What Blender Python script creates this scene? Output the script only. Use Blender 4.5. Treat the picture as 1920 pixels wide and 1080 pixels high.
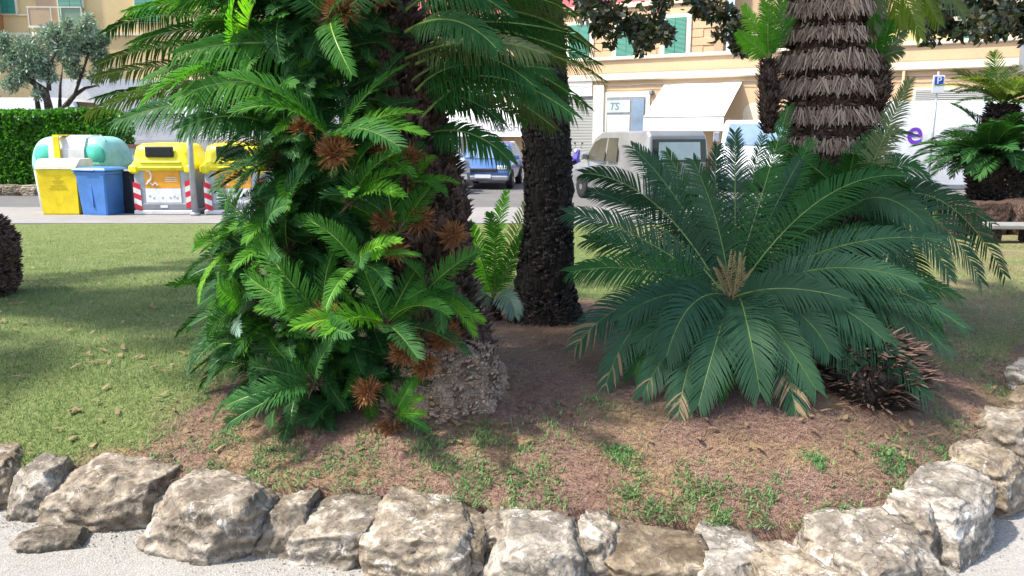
import bpy, math, random
import numpy as np
from mathutils import Vector, Matrix, noise as mnoise

# ------------------------------------------------------------------ scene, camera, light
C = bpy.context.scene
for o in list(bpy.data.objects):
    bpy.data.objects.remove(o)
COL = C.collection
random.seed(7); rng = np.random.default_rng(11)
R = math.radians

FPX = 1507.0                      # focal length in pixels of the 1920 px wide photograph
PITCH = R(11.08)
EYE = Vector((0, 0, 1.6))
cam = bpy.data.cameras.new('camera'); cam.sensor_width = 36; cam.lens = 36 * FPX / 1920
cam.clip_start = 0.05; cam.clip_end = 2000
camo = bpy.data.objects.new('camera', cam); COL.objects.link(camo)
camo.location = EYE; camo.rotation_euler = (R(90) - PITCH, 0, 0)
C.camera = camo
C.render.resolution_x, C.render.resolution_y = 1024, 576

SUN_DIR = Vector((-0.76, -0.22, 1.12)).normalized()      # towards the sun
sun_el = math.asin(SUN_DIR.z); sun_az = math.atan2(SUN_DIR.x, SUN_DIR.y)
W = bpy.data.worlds.new('World'); C.world = W; W.use_nodes = True
nt = W.node_tree; bg = nt.nodes['Background']
sk = nt.nodes.new('ShaderNodeTexSky'); sk.sky_type = 'NISHITA'; sk.sun_disc = False
sk.sun_elevation = sun_el; sk.sun_rotation = sun_az; sk.dust_density = 2.0
nt.links.new(sk.outputs[0], bg.inputs[0]); bg.inputs[1].default_value = 0.15
sl = bpy.data.lights.new('sun', 'SUN'); sl.energy = 3.3; sl.angle = R(2.0); sl.color = (1, .95, .87)
so = bpy.data.objects.new('sun', sl); COL.objects.link(so)
so.rotation_euler = SUN_DIR.to_track_quat('Z', 'Y').to_euler()
C.view_settings.view_transform = 'Standard'; C.view_settings.look = 'None'
C.view_settings.exposure = 1.25; C.view_settings.gamma = 1; C.view_settings.use_curve_mapping = False
try:
    C.cycles.max_bounces = 6; C.cycles.transparent_max_bounces = 8; C.cycles.use_denoising = True
except Exception:
    pass

# ------------------------------------------------------------------ pixel helpers (photo pixels -> points of the place)
CP, SP = math.cos(PITCH), math.sin(PITCH)
def ray(px, py):
    x = (px - 960) / FPX; v = (540 - py) / FPX
    return Vector((x, CP + v * SP, -SP + v * CP))
def at(px, py, Y):
    d = ray(px, py); return EYE + d * (Y / d.y)
def on_z(px, py, z):
    d = ray(px, py); return EYE + d * ((z - EYE.z) / d.z)

WALL_X = [-14, -6.0, -2.17, -0.6, 0.5, 1.30, 1.75, 2.45, 5.0, 9.0, 14]
WALL_Y = [5.6, 4.15, 3.22, 2.93, 2.78, 2.70, 3.02, 3.70, 6.2, 9.6, 12.5]
def wall_y(x): return float(np.interp(x, WALL_X, WALL_Y))
def sst(a, b, x):
    t = min(1, max(0, (x - a) / (b - a))); return t * t * (3 - 2 * t)
FAR_Y = 15.0
def bed_z(x, y):
    e = y - wall_y(x)
    z = 0.12 + 0.08 * sst(0, .35, e) + 0.12 * sst(0.1, 1.0, e)
    z += 0.10 * math.exp(-((x + .4) ** 2 + (y - 3.9) ** 2) / .9) + 0.06 * math.exp(-((x - 1.2) ** 2 + (y - 4.3) ** 2) / 1.2)
    z -= 0.43 * sst(5.0, 14.5, y)
    z += 0.02 * mnoise.noise(Vector((x * 1.3, y * 1.3, 3.1))) + .008 * mnoise.noise(Vector((x * 5, y * 5, .1)))
    return z
def ground_z(x, y):
    return -0.02 - .2 * sst(6, 14, y) if True else 0
def T(px, py):                    # where a pixel's ray meets the bed
    d = ray(px, py); t = 1.5
    while t < 30:
        p = EYE + d * t
        if p.z <= bed_z(p.x, p.y): break
        t += 0.01
    return p

# ------------------------------------------------------------------ mesh builder
class MB:
    def __init__(s): s.v = []; s.f = []; s.m = []
    def add(s, vs, fs, mi=0):
        n = len(s.v); s.v.extend([tuple(v) for v in vs]); s.f.extend([tuple(i + n for i in f) for f in fs]); s.m.extend([mi] * len(fs)); return s
    def box(s, c, size, rz=0, mi=0, bev=0):
        cx, cy, cz = c; a, b, h = size[0] / 2, size[1] / 2, size[2] / 2
        ca, sa = math.cos(rz), math.sin(rz)
        def rot(x, y, z): return (cx + x * ca - y * sa, cy + x * sa + y * ca, cz + z)
        if bev <= 0:
            vs = [rot(x, y, z) for z in (-h, h) for x, y in ((-a, -b), (a, -b), (a, b), (-a, b))]
            return s.add(vs, [(3, 2, 1, 0), (4, 5, 6, 7), (0, 1, 5, 4), (1, 2, 6, 5), (2, 3, 7, 6), (3, 0, 4, 7)], mi)
        rings = []
        e = min(bev, a * .9, b * .9, h * .9)
        for z, k in ((-h, e), (-h + e, 0), (h - e, 0), (h, e)):
            A, B = a - k, b - k; q = e if k == 0 else e * .6
            rings.append([rot(x, y, z) for x, y in ((-A + q, -B), (A - q, -B), (A, -B + q), (A, B - q), (A - q, B), (-A + q, B), (-A, B - q), (-A, -B + q))])
        return s.loft(rings, mi, closed=True, caps=True)
    def loft(s, rings, mi=0, closed=True, caps=False):
        n = len(rings[0]); vs = [v for r in rings for v in r]; fs = []
        for i in range(len(rings) - 1):
            for j in range(n if closed else n - 1):
                k = (j + 1) % n
                fs.append((i * n + j, i * n + k, (i + 1) * n + k, (i + 1) * n + j))
        if caps: fs.append(tuple(range(n - 1, -1, -1))); fs.append(tuple((len(rings) - 1) * n + j for j in range(n)))
        return s.add(vs, fs, mi)
    def tube(s, pts, rad, n=6, mi=0, caps=True):
        pts = [Vector(p) for p in pts]
        if not hasattr(rad, '__len__'): rad = [rad] * len(pts)
        rings = []; u = None
        for i, p in enumerate(pts):
            t = (pts[min(i + 1, len(pts) - 1)] - pts[max(i - 1, 0)]).normalized()
            if u is None: u = t.orthogonal().normalized()
            u = (u - t * u.dot(t)).normalized(); w = t.cross(u)
            rings.append([p + (u * math.cos(a) + w * math.sin(a)) * rad[i] for a in [2 * math.pi * k / n for k in range(n)]])
        return s.loft(rings, mi, True, caps)
    def lathe(s, prof, c=(0, 0, 0), n=16, axis='z', mi=0):
        rings = []
        for r, h in prof:
            ring = []
            for k in range(n):
                a = 2 * math.pi * k / n; x, y = r * math.cos(a), r * math.sin(a)
                p = {'z': (x, y, h), 'y': (x, h, y), 'x': (h, x, y)}[axis]
                ring.append((c[0] + p[0], c[1] + p[1], c[2] + p[2]))
            rings.append(ring)
        return s.loft(rings, mi, True, True)
    def prism(s, poly, y0, y1, mi=0, plane='xz'):
        n = len(poly); f = (lambda p, y: (p[0], y, p[1])) if plane == 'xz' else ((lambda p, y: (p[0], p[1], y)) if plane == 'xy' else (lambda p, y: (y, p[0], p[1])))
        vs = [f(p, y0) for p in poly] + [f(p, y1) for p in poly]
        fs = [tuple(range(n)), tuple(range(2 * n - 1, n - 1, -1))] + [(i, (i + n), (i + 1) % n + n, (i + 1) % n) for i in range(n)]
        return s.add(vs, fs, mi)
    def build(s, name, mats, parent=None, smooth=False, recalc=True):
        me = bpy.data.meshes.new(name); me.from_pydata(s.v, [], s.f)
        if not isinstance(mats, (list, tuple)): mats = [mats]
        for m in mats: me.materials.append(m)
        if len(mats) > 1: me.polygons.foreach_set('material_index', s.m)
        if recalc:
            import bmesh
            bm = bmesh.new(); bm.from_mesh(me); bmesh.ops.recalc_face_normals(bm, faces=bm.faces); bm.to_mesh(me); bm.free()
        if smooth: me.polygons.foreach_set('use_smooth', [True] * len(me.polygons))
        me.update()
        return link(name, me, parent)
def link(name, me, parent=None):
    o = bpy.data.objects.new(name, me); COL.objects.link(o)
    if parent: o.parent = parent
    return o
def thing(name, label, cat, loc=(0, 0, 0), rz=0, group=None):
    o = bpy.data.objects.new(name, None); COL.objects.link(o); o.location = loc; o.rotation_euler = (0, 0, rz); o.empty_display_size = .1
    return tag(o, label, cat, group)
def tag(o, label, cat, group=None):
    o['label'] = label; o['category'] = cat
    if group: o['group'] = group
    return o
def dup(root, loc, rz, label, group=None):
    r = root.copy(); COL.objects.link(r); r.location = loc; r.rotation_euler = (0, 0, rz); r['label'] = label
    if group: r['group'] = group
    for ch in list(root.children):
        c = ch.copy(); COL.objects.link(c); c.parent = r
        for g in list(ch.children):
            d = g.copy(); COL.objects.link(d); d.parent = c
    return r
def np_mesh(name, V, F, mats, parent=None, smooth=False, mi=None):
    me = bpy.data.meshes.new(name); k = F.shape[1]
    me.vertices.add(len(V)); me.vertices.foreach_set('co', np.asarray(V, dtype=np.float32).ravel())
    me.loops.add(F.size); me.loops.foreach_set('vertex_index', F.astype(np.int32).ravel())
    me.polygons.add(len(F)); me.polygons.foreach_set('loop_start', np.arange(0, F.size, k, dtype=np.int32))
    for m in (mats if isinstance(mats, (list, tuple)) else [mats]): me.materials.append(m)
    if mi is not None: me.polygons.foreach_set('material_index', np.asarray(mi, dtype=np.int32))
    if smooth: me.polygons.foreach_set('use_smooth', np.ones(len(F), dtype=bool))
    me.update(calc_edges=True); me.validate()
    return link(name, me, parent)

# ------------------------------------------------------------------ materials
def node(nt, t, **kw):
    n = nt.nodes.new(t)
    for k, v in kw.items():
        if k.startswith('i_'): n.inputs[k[2:].replace('_', ' ')].default_value = v
        else: setattr(n, k, v)
    return n
def ramp(nt, src, stops):
    r = nt.nodes.new('ShaderNodeValToRGB'); e = r.color_ramp.elements
    while len(e) < len(stops): e.new(.5)
    for i, (p, c) in enumerate(stops):
        e[i].position = p; e[i].color = (c[0], c[1], c[2], 1)
    nt.links.new(src, r.inputs[0]); return r.outputs[0]
def mixc(nt, fac, a, b, mode='MIX'):
    m = nt.nodes.new('ShaderNodeMix'); m.data_type = 'RGBA'; m.blend_type = mode
    for s, i in ((fac, 0), (a, 6), (b, 7)):
        if hasattr(s, 'is_linked'): nt.links.new(s, m.inputs[i])
        else: m.inputs[i].default_value = s if i == 0 else (*s[:3], 1)
    return m.outputs[2]
def base(name, rough=.6, spec=.4, metal=0):
    m = bpy.data.materials.new(name); m.use_nodes = True; nt = m.node_tree; b = nt.nodes['Principled BSDF']
    b.inputs['Roughness'].default_value = rough; b.inputs['Specular IOR Level'].default_value = spec; b.inputs['Metallic'].default_value = metal
    return m, nt, b
def ocoord(nt, scale=(1, 1, 1), kind='Object'):
    t = nt.nodes.new('ShaderNodeTexCoord'); mp = nt.nodes.new('ShaderNodeMapping'); mp.inputs['Scale'].default_value = scale
    nt.links.new(t.outputs[kind], mp.inputs[0]); return mp.outputs[0]
def noise_t(nt, vec, scale, detail=5, rough=.6, dist=0):
    n = node(nt, 'ShaderNodeTexNoise'); n.inputs['Scale'].default_value = scale; n.inputs['Detail'].default_value = detail
    n.inputs['Roughness'].default_value = rough; n.inputs['Distortion'].default_value = dist
    nt.links.new(vec, n.inputs['Vector']); return n.outputs[0]
def bump(nt, b, h, strength=.4, dist=.01):
    n = nt.nodes.new('ShaderNodeBump'); n.inputs['Strength'].default_value = strength; n.inputs['Distance'].default_value = dist
    nt.links.new(h, n.inputs['Height']); nt.links.new(n.outputs[0], b.inputs['Normal'])
def plain(name, col, rough=.5, var=.15, scale=6, spec=.4, metal=0, bmp=0, coat=0):
    m, nt, b = base(name, rough, spec, metal)
    v = ocoord(nt); n = noise_t(nt, v, scale)
    d = tuple(max(0, c * (1 - var)) for c in col); l = tuple(min(1, c * (1 + var)) for c in col)
    g_ = noise_t(nt, v, scale * .37, 7, .72, .4)
    nt.links.new(mixc(nt, .8, ramp(nt, n, [(.3, d), (.7, l)]), ramp(nt, g_, [(.33, (.70, .68, .64)), (.52, (1, 1, 1))]), 'MULTIPLY'), b.inputs['Base Color'])
    if bmp: bump(nt, b, noise_t(nt, v, scale * 8), bmp, .01)
    if coat: b.inputs['Coat Weight'].default_value = coat; b.inputs['Coat Roughness'].default_value = .06
    return m
def leafmat(name, cols, rough=.42, trans=.25, tcol=None, spec=.5, island=.35):
    """foliage: colour differs a little from frond to frond and leaf to leaf; light passes through"""
    m, nt, b = base(name, rough, spec)
    oi = nt.nodes.new('ShaderNodeObjectInfo'); ge = nt.nodes.new('ShaderNodeNewGeometry')
    mx = node(nt, 'ShaderNodeMath', operation='MULTIPLY_ADD'); nt.links.new(ge.outputs['Random Per Island'], mx.inputs[0]); mx.inputs[1].default_value = island
    ml = node(nt, 'ShaderNodeMath', operation='MULTIPLY'); nt.links.new(oi.outputs['Random'], ml.inputs[0]); ml.inputs[1].default_value = 1 - island
    nt.links.new(ml.outputs[0], mx.inputs[2])
    k = len(cols); c = ramp(nt, mx.outputs[0], [(i / (k - 1) * .9 + .05, cc) for i, cc in enumerate(cols)])
    nt.links.new(c, b.inputs['Base Color'])
    if trans:
        tr = nt.nodes.new('ShaderNodeBsdfTranslucent'); ms = nt.nodes.new('ShaderNodeMixShader'); ms.inputs[0].default_value = trans
        tc = mixc(nt, 1.0, c, tcol or (1.6, 1.9, .6), 'MULTIPLY'); nt.links.new(tc, tr.inputs[0])
        nt.links.new(b.outputs[0], ms.inputs[1]); nt.links.new(tr.outputs[0], ms.inputs[2]); nt.links.new(ms.outputs[0], nt.nodes['Material Output'].inputs[0])
    return m

M = {}
M['f_blue'] = leafmat('frond_blue_green', [(.017, .06, .028), (.026, .082, .036), (.04, .11, .046)], .62, .14, None, .28)
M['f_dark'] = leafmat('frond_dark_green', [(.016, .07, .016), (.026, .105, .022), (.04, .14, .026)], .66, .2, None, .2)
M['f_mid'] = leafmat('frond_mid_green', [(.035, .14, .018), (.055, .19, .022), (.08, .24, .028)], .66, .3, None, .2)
M['f_bright'] = leafmat('frond_bright_green', [(.08, .25, .02), (.13, .34, .025), (.21, .43, .04)], .66, .45, None, .2)
M['f_olive'] = leafmat('frond_olive', [(.05, .085, .022), (.075, .115, .028), (.11, .14, .035)], .5, .3)
M['f_yellow'] = leafmat('frond_yellow_green', [(.12, .17, .03), (.17, .22, .04), (.22, .25, .06)], .5, .4)
M['f_dry'] = leafmat('frond_dry', [(.20, .13, .06), (.28, .19, .09), (.35, .26, .14)], .7, .15, (1.2, 1, .7))
M['f_pale'] = leafmat('frond_pale', [(.10, .19, .14), (.16, .26, .20), (.2, .3, .22)], .4, .2)
M['rachis'] = plain('rachis', (.16, .24, .05), .4, .3, 12)
M['rachis_bright'] = plain('rachis_bright', (.24, .36, .05), .4, .2, 12)
M['flush'] = leafmat('young_flush', [(.33, .25, .12), (.42, .33, .17), (.34, .33, .15)], .7, .2, (1.2, 1, .8))
M['scale'] = leafmat('orange_scale', [(.16, .06, .02), (.30, .12, .04), (.40, .19, .07)], .8, .1, (1.2, 1, .7), island=.9)
M['scale_brown'] = leafmat('brown_scale', [(.05, .028, .02), (.135, .075, .05), (.26, .165, .12)], .85, 0, island=.95)
M['scale_grey'] = leafmat('grey_scale', [(.12, .07, .048), (.27, .18, .125), (.47, .355, .265)], .85, 0, island=.95)
M['scale_tan'] = leafmat('tan_scale', [(.26, .165, .11), (.41, .28, .195), (.55, .41, .30)], .9, 0, island=.95)
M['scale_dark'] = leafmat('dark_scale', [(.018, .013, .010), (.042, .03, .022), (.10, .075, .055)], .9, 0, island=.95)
def bark(name, c0, c1, c2, sc=9, st=(1, 1, .5), bs=.8, ck=.8):
    m, nt, b = base(name, .9, .2)
    v = ocoord(nt, st); n = noise_t(nt, v, sc, 8, .7, .6)
    vo = node(nt, 'ShaderNodeTexVoronoi', feature='DISTANCE_TO_EDGE'); vo.inputs['Scale'].default_value = sc * 2.2
    w = node(nt, 'ShaderNodeVectorMath', operation='ADD'); nt.links.new(v, w.inputs[0])
    nz = node(nt, 'ShaderNodeTexNoise'); nz.inputs['Scale'].default_value = sc; nt.links.new(v, nz.inputs[0])
    sc2 = node(nt, 'ShaderNodeVectorMath', operation='SCALE'); sc2.inputs['Scale'].default_value = .12; nt.links.new(nz.outputs[1], sc2.inputs[0]); nt.links.new(sc2.outputs[0], w.inputs[1])
    nt.links.new(w.outputs[0], vo.inputs[0])
    col = ramp(nt, n, [(.25, c0), (.5, c1), (.75, c2)])
    crack = ramp(nt, vo.outputs[0], [(.0, (.25, .22, .2)), (.12, (1, 1, 1))])
    nt.links.new(mixc(nt, ck, col, crack, 'MULTIPLY'), b.inputs['Base Color'])
    mm = node(nt, 'ShaderNodeMath', operation='MULTIPLY'); nt.links.new(crack, mm.inputs[0]); nt.links.new(n, mm.inputs[1])
    bump(nt, b, mm.outputs[0], bs, .03)
    return m
M['bark_base'] = bark('bark_cracked', (.21, .14, .095), (.43, .30, .21), (.60, .46, .35), 18, (1, 1, 1), .8, .4)
M['bark_brown'] = bark('bark_brown', (.045, .028, .02), (.11, .068, .05), (.19, .125, .095), 12)
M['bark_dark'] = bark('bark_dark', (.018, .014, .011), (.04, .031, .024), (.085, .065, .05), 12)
M['wood'] = bark('olive_bark', (.05, .04, .03), (.10, .085, .065), (.18, .16, .13), 6)
M['olive'] = leafmat('olive_leaf', [(.14, .21, .14), (.24, .33, .23), (.36, .44, .34)], .5, .2, (1.2, 1.3, .9), island=.8)
M['hedge'] = leafmat('hedge_leaf', [(.03, .10, .015), (.06, .19, .02), (.10, .27, .03)], .45, .3, island=.9)
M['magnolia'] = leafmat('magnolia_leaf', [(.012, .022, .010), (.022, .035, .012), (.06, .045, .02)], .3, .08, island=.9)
M['shade_leaf'] = leafmat('tree_leaf', [(.03, .08, .02), (.05, .12, .03), (.07, .15, .04)], .45, .3, island=.9)

def soil():
    m, nt, b = base('bed_soil', .95, .15)
    v = ocoord(nt)
    at_ = nt.nodes.new('ShaderNodeAttribute'); at_.attribute_name = 'dry'
    n1 = noise_t(nt, v, 40, 8, .75); n2 = noise_t(nt, v, 3, 5, .6); n3 = noise_t(nt, v, 160, 3, .6)
    dry = ramp(nt, n1, [(.3, (.10, .055, .043)), (.5, (.23, .14, .108)), (.7, (.36, .245, .185))])
    straw = ramp(nt, n1, [(.3, (.14, .09, .05)), (.5, (.30, .21, .11)), (.72, (.43, .33, .18))])
    drym = mixc(nt, ramp(nt, n2, [(.42, (0, 0, 0)), (.62, (1, 1, 1))]), dry, straw)
    grass = ramp(nt, n1, [(.3, (.085, .11, .035)), (.55, (.18, .215, .07)), (.75, (.29, .30, .12))])
    col = mixc(nt, at_.outputs['Fac'], grass, drym)
    nt.links.new(col, b.inputs['Base Color'])
    bump(nt, b, n3, .7, .02)
    return m
M['soil'] = soil()
def grassmat(name, cols, big):
    m, nt, b = base(name, .6, .25)
    ge = nt.nodes.new('ShaderNodeNewGeometry'); v = ocoord(nt); n = noise_t(nt, v, big, 4, .6)
    ma = node(nt, 'ShaderNodeMath', operation='MULTIPLY_ADD'); nt.links.new(ge.outputs['Random Per Island'], ma.inputs[0]); ma.inputs[1].default_value = .55
    mb_ = node(nt, 'ShaderNodeMath', operation='MULTIPLY_ADD'); nt.links.new(n, mb_.inputs[0]); mb_.inputs[1].default_value = 1.5; mb_.inputs[2].default_value = -.52
    nt.links.new(mb_.outputs[0], ma.inputs[2])
    k = len(cols); c = ramp(nt, ma.outputs[0], [(i / (k - 1), cc) for i, cc in enumerate(cols)])
    nt.links.new(c, b.inputs['Base Color'])
    tr = nt.nodes.new('ShaderNodeBsdfTranslucent'); ms = nt.nodes.new('ShaderNodeMixShader'); ms.inputs[0].default_value = .3
    nt.links.new(c, tr.inputs[0]); nt.links.new(b.outputs[0], ms.inputs[1]); nt.links.new(tr.outputs[0], ms.inputs[2]); nt.links.new(ms.outputs[0], nt.nodes['Material Output'].inputs[0])
    return m
M['grass'] = grassmat('lawn_grass', [(.075, .145, .04), (.14, .225, .065), (.24, .32, .115), (.40, .41, .21)], 1.7)
M['weed'] = grassmat('weed_leaf', [(.06, .16, .05), (.10, .24, .075), (.17, .31, .10), (.26, .36, .14)], 4)
M['straw'] = grassmat('dry_straw', [(.13, .07, .055), (.27, .16, .125), (.40, .27, .20), (.54, .42, .29)], 2.2)
def gravel(name, a, c, d):
    m, nt, b = base(name, .95, .2)
    v = ocoord(nt); n1 = noise_t(nt, v, 90, 6, .8); n2 = noise_t(nt, v, 1.6, 5, .65)
    vo = node(nt, 'ShaderNodeTexVoronoi'); vo.inputs['Scale'].default_value = 130; nt.links.new(v, vo.inputs[0])
    col = ramp(nt, n1, [(.3, a), (.5, c), (.72, d)])
    col = mixc(nt, .35, col, ramp(nt, vo.outputs['Color'], [(.1, (.6, .58, .55)), (.9, (1.25, 1.22, 1.18))]), 'MULTIPLY')
    col = mixc(nt, .5, col, ramp(nt, n2, [(.35, (.78, .76, .73)), (.65, (1.1, 1.09, 1.07))]), 'MULTIPLY')
    nt.links.new(col, b.inputs['Base Color']); bump(nt, b, vo.outputs['Distance'], .5, .006); return m
M['gravel'] = gravel('gravel', (.21, .20, .187), (.32, .307, .285), (.42, .405, .38))
M['asphalt'] = gravel('asphalt', (.10, .098, .095), (.15, .147, .142), (.20, .195, .19))
M['paving'] = gravel('paving', (.2, .195, .185), (.27, .26, .25), (.34, .33, .32))
def stone():
    m, nt, b = base('wall_stone', .9, .25)
    oi = nt.nodes.new('ShaderNodeObjectInfo')
    t = nt.nodes.new('ShaderNodeTexCoord'); ad = node(nt, 'ShaderNodeVectorMath', operation='ADD'); nt.links.new(t.outputs['Object'], ad.inputs[0])
    rs = node(nt, 'ShaderNodeVectorMath', operation='SCALE'); cx = nt.nodes.new('ShaderNodeCombineXYZ')
    for k in range(3): nt.links.new(oi.outputs['Random'], cx.inputs[k])
    rs.inputs['Scale'].default_value = 37; nt.links.new(cx.outputs[0], rs.inputs[0]); nt.links.new(rs.outputs[0], ad.inputs[1])
    v = ad.outputs[0]
    n1 = noise_t(nt, v, 5, 8, .7, .8); n2 = noise_t(nt, v, 35, 6, .75)
    wv = node(nt, 'ShaderNodeTexWave', wave_type='BANDS', bands_direction='Z'); wv.inputs['Scale'].default_value = 5; wv.inputs['Distortion'].default_value = 9; wv.inputs['Detail'].default_value = 6; wv.inputs['Detail Scale'].default_value = 1.4
    nt.links.new(v, wv.inputs[0])
    ca = ramp(nt, n1, [(.28, (.11, .10, .085)), (.42, (.20, .185, .16)), (.55, (.30, .28, .25)), (.67, (.60, .58, .55))])
    cb = ramp(nt, n1, [(.26, (.12, .092, .065)), (.43, (.225, .18, .13)), (.57, (.34, .29, .225)), (.68, (.60, .56, .49))])
    c = mixc(nt, oi.outputs['Random'], ca, cb)
    c = mixc(nt, .55, c, ramp(nt, wv.outputs[0], [(.2, (.62, .58, .54)), (.6, (1, 1, 1)), (.92, (1.45, 1.42, 1.36))]), 'MULTIPLY')
    c = mixc(nt, .8, c, ramp(nt, n2, [(.32, (.55, .53, .5)), (.5, (.95, .94, .92)), (.68, (1.35, 1.33, 1.3))]), 'MULTIPLY')
    n3 = noise_t(nt, v, 11, 10, .8, 1.5); c = mixc(nt, ramp(nt, n3, [(.57, (0, 0, 0)), (.63, (.8, .8, .8))]), c, (.66, .64, .61))
    vo = node(nt, 'ShaderNodeTexVoronoi', feature='DISTANCE_TO_EDGE'); vo.inputs['Scale'].default_value = 7; wp = node(nt, 'ShaderNodeVectorMath', operation='MULTIPLY_ADD')
    nn = node(nt, 'ShaderNodeTexNoise'); nn.inputs['Scale'].default_value = 5; nn.inputs['Detail'].default_value = 6; nt.links.new(v, nn.inputs[0]); nt.links.new(nn.outputs[1], wp.inputs[0]); wp.inputs[1].default_value = (.5, .5, .5); nt.links.new(v, wp.inputs[2]); nt.links.new(wp.outputs[0], vo.inputs[0])
    c = mixc(nt, .7, c, ramp(nt, vo.outputs[0], [(.0, (.3, .27, .24)), (.03, (1, 1, 1))]), 'MULTIPLY')
    r7 = node(nt, 'ShaderNodeMath', operation='MULTIPLY'); nt.links.new(oi.outputs['Random'], r7.inputs[0]); r7.inputs[1].default_value = 7.31
    fr7 = node(nt, 'ShaderNodeMath', operation='FRACT'); nt.links.new(r7.outputs[0], fr7.inputs[0])
    c = mixc(nt, 1.0, c, ramp(nt, fr7.outputs[0], [(0, (.62, .57, .50)), (.5, (.92, .90, .88)), (1, (1.12, 1.1, 1.07))]), 'MULTIPLY')
    nt.links.new(c, b.inputs['Base Color'])
    mm = node(nt, 'ShaderNodeMath', operation='MULTIPLY_ADD'); nt.links.new(n2, mm.inputs[0]); mm.inputs[1].default_value = .5
    nt.links.new(wv.outputs[0], mm.inputs[2]); bump(nt, b, mm.outputs[0], .55, .02)
    return m
M['stone'] = stone()
M['yellow'] = plain('yellow_plastic', (.80, .60, .012), .45, .06, 5)
M['yellow_hi'] = plain('yellow_lid', (.82, .70, .02), .4, .05, 5)
M['yellow_pale'] = plain('pale_yellow_lid', (.80, .75, .52), .5, .05, 5)
M['blue'] = plain('blue_plastic', (.07, .20, .52), .4, .08, 5)
M['blue_d'] = plain('blue_dark_plastic', (.04, .10, .30), .4, .08, 5)
M['black'] = plain('black_plastic', (.02, .022, .03), .45, .2, 5)
M['aqua'] = plain('aqua_plastic', (.28, .62, .53), .4, .08, 4)
M['aqua_d'] = plain('aqua_green_plastic', (.08, .50, .36), .4, .08, 4)
M['white'] = plain('white_paint', (.78, .78, .79), .4, .04, 4)
M['binwhite'] = plain('pale_grey_plastic', (.62, .62, .62), .5, .05, 4)
M['grey_pl'] = plain('grey_plastic', (.38, .40, .43), .5, .06, 5)
M['grey_d'] = plain('dark_grey_plastic', (.22, .23, .25), .5, .08, 5)
M['orange'] = plain('orange_print', (.75, .33, .03), .6, .06, 6)
M['red'] = plain('red_reflective', (.60, .02, .05), .4, .06, 6)
M['offwhite'] = plain('off_white', (.72, .69, .66), .5, .05, 6)
M['ink'] = plain('grey_ink', (.42, .43, .45), .6, .05, 6)
M['ink_y'] = plain('embossed_yellow', (.58, .42, .01), .5, .05, 6)
M['darkglass'] = plain('dark_glass', (.015, .02, .022), .08, .2, 3, .6)
M['glass_blue'] = plain('windscreen', (.16, .24, .34), .08, .15, 2, .8)
M['glass_pale'] = plain('pale_glass', (.45, .55, .55), .1, .1, 2, .7)
M['glass_tan'] = plain('tan_glass', (.075, .072, .055), .12, .2, 2, .7)
M['car_blue'] = plain('car_blue', (.05, .12, .30), .3, .05, 2, .5, .1, 0, 1)
M['car_silver'] = plain('car_silver', (.27, .27, .265), .32, .05, 2, .5, .25, 0, .8)
M['car_white'] = plain('car_white', (.78, .78, .80), .3, .03, 2, .5, 0, 0, .8)
M['rubber'] = plain('tyre', (.02, .02, .02), .85, .2, 8)
M['chrome'] = plain('rim_metal', (.5, .5, .52), .3, .1, 8, .5, .8)
M['lamp_glass'] = plain('lamp_glass', (.7, .72, .75), .15, .1, 8, .8)
M['lamp_red'] = plain('tail_lamp', (.16, .03, .02), .2, .1, 8, .8)
M['purple'] = plain('purple_print', (.20, .05, .55), .45, .05, 5)
M['scooter'] = plain('scooter_violet', (.09, .07, .42), .3, .1, 5, .5, .1, 0, .8)
M['sign_blue'] = plain('sign_blue', (.02, .08, .50), .4, .04, 5)
M['metal'] = plain('galvanised_metal', (.42, .44, .47), .45, .1, 10, .5, .5)
M['brown_paint'] = plain('brown_paint', (.22, .09, .07), .6, .15, 6)
def plaster(name, c, var=.09):
    m, nt, b = base(name, .9, .2); v = ocoord(nt)
    n = noise_t(nt, v, .5, 6, .7); n2 = noise_t(nt, v, 7, 5, .7)
    d = tuple(x * (1 - var) for x in c); l = tuple(min(1, x * (1 + var)) for x in c)
    col = mixc(nt, .5, ramp(nt, n, [(.3, d), (.7, l)]), ramp(nt, n2, [(.3, (.9, .89, .87)), (.7, (1.07, 1.06, 1.05))]), 'MULTIPLY')
    nt.links.new(col, b.inputs['Base Color']); bump(nt, b, n2, .2, .02); return m
M['peach'] = plaster('peach_plaster', (.58, .405, .245))
M['peach_l'] = plaster('pale_moulding', (.70, .60, .46))
M['peach_d'] = plaster('tan_plaster', (.46, .33, .21))
M['ochre'] = plaster('ochre_plaster', (.66, .49, .25))
M['yellow_w'] = plaster('yellow_plaster', (.68, .56, .26))
M['pink'] = plaster('pink_plaster', (.55, .14, .15))
M['terracotta'] = plaster('orange_brown_plaster', (.40, .20, .10))
M['shade_brown'] = plaster('loggia_shade_brown', (.22, .12, .08))  # brown that stands for the shade inside the recess under the balcony floor
M['cream'] = plaster('cream_frame', (.72, .66, .54))
M['awning'] = plain('white_canvas', (.82, .82, .81), .8, .03, 2)
M['roof'] = plaster('roof_tile', (.35, .17, .11))
def louvre(name, c, sc):
    m, nt, b = base(name, .55, .4); v = ocoord(nt)
    wv = node(nt, 'ShaderNodeTexWave', wave_type='BANDS', bands_direction='Z'); wv.inputs['Scale'].default_value = sc; nt.links.new(v, wv.inputs[0])
    nt.links.new(ramp(nt, wv.outputs[0], [(.1, tuple(x * .75 for x in c)), (.5, c)]), b.inputs['Base Color']); bump(nt, b, wv.outputs[0], .6, .03); return m
M['shutter'] = louvre('green_shutter', (.03, .24, .17), 5)
M['roller'] = louvre('grey_roller', (.30, .30, .28), 4)

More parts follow.
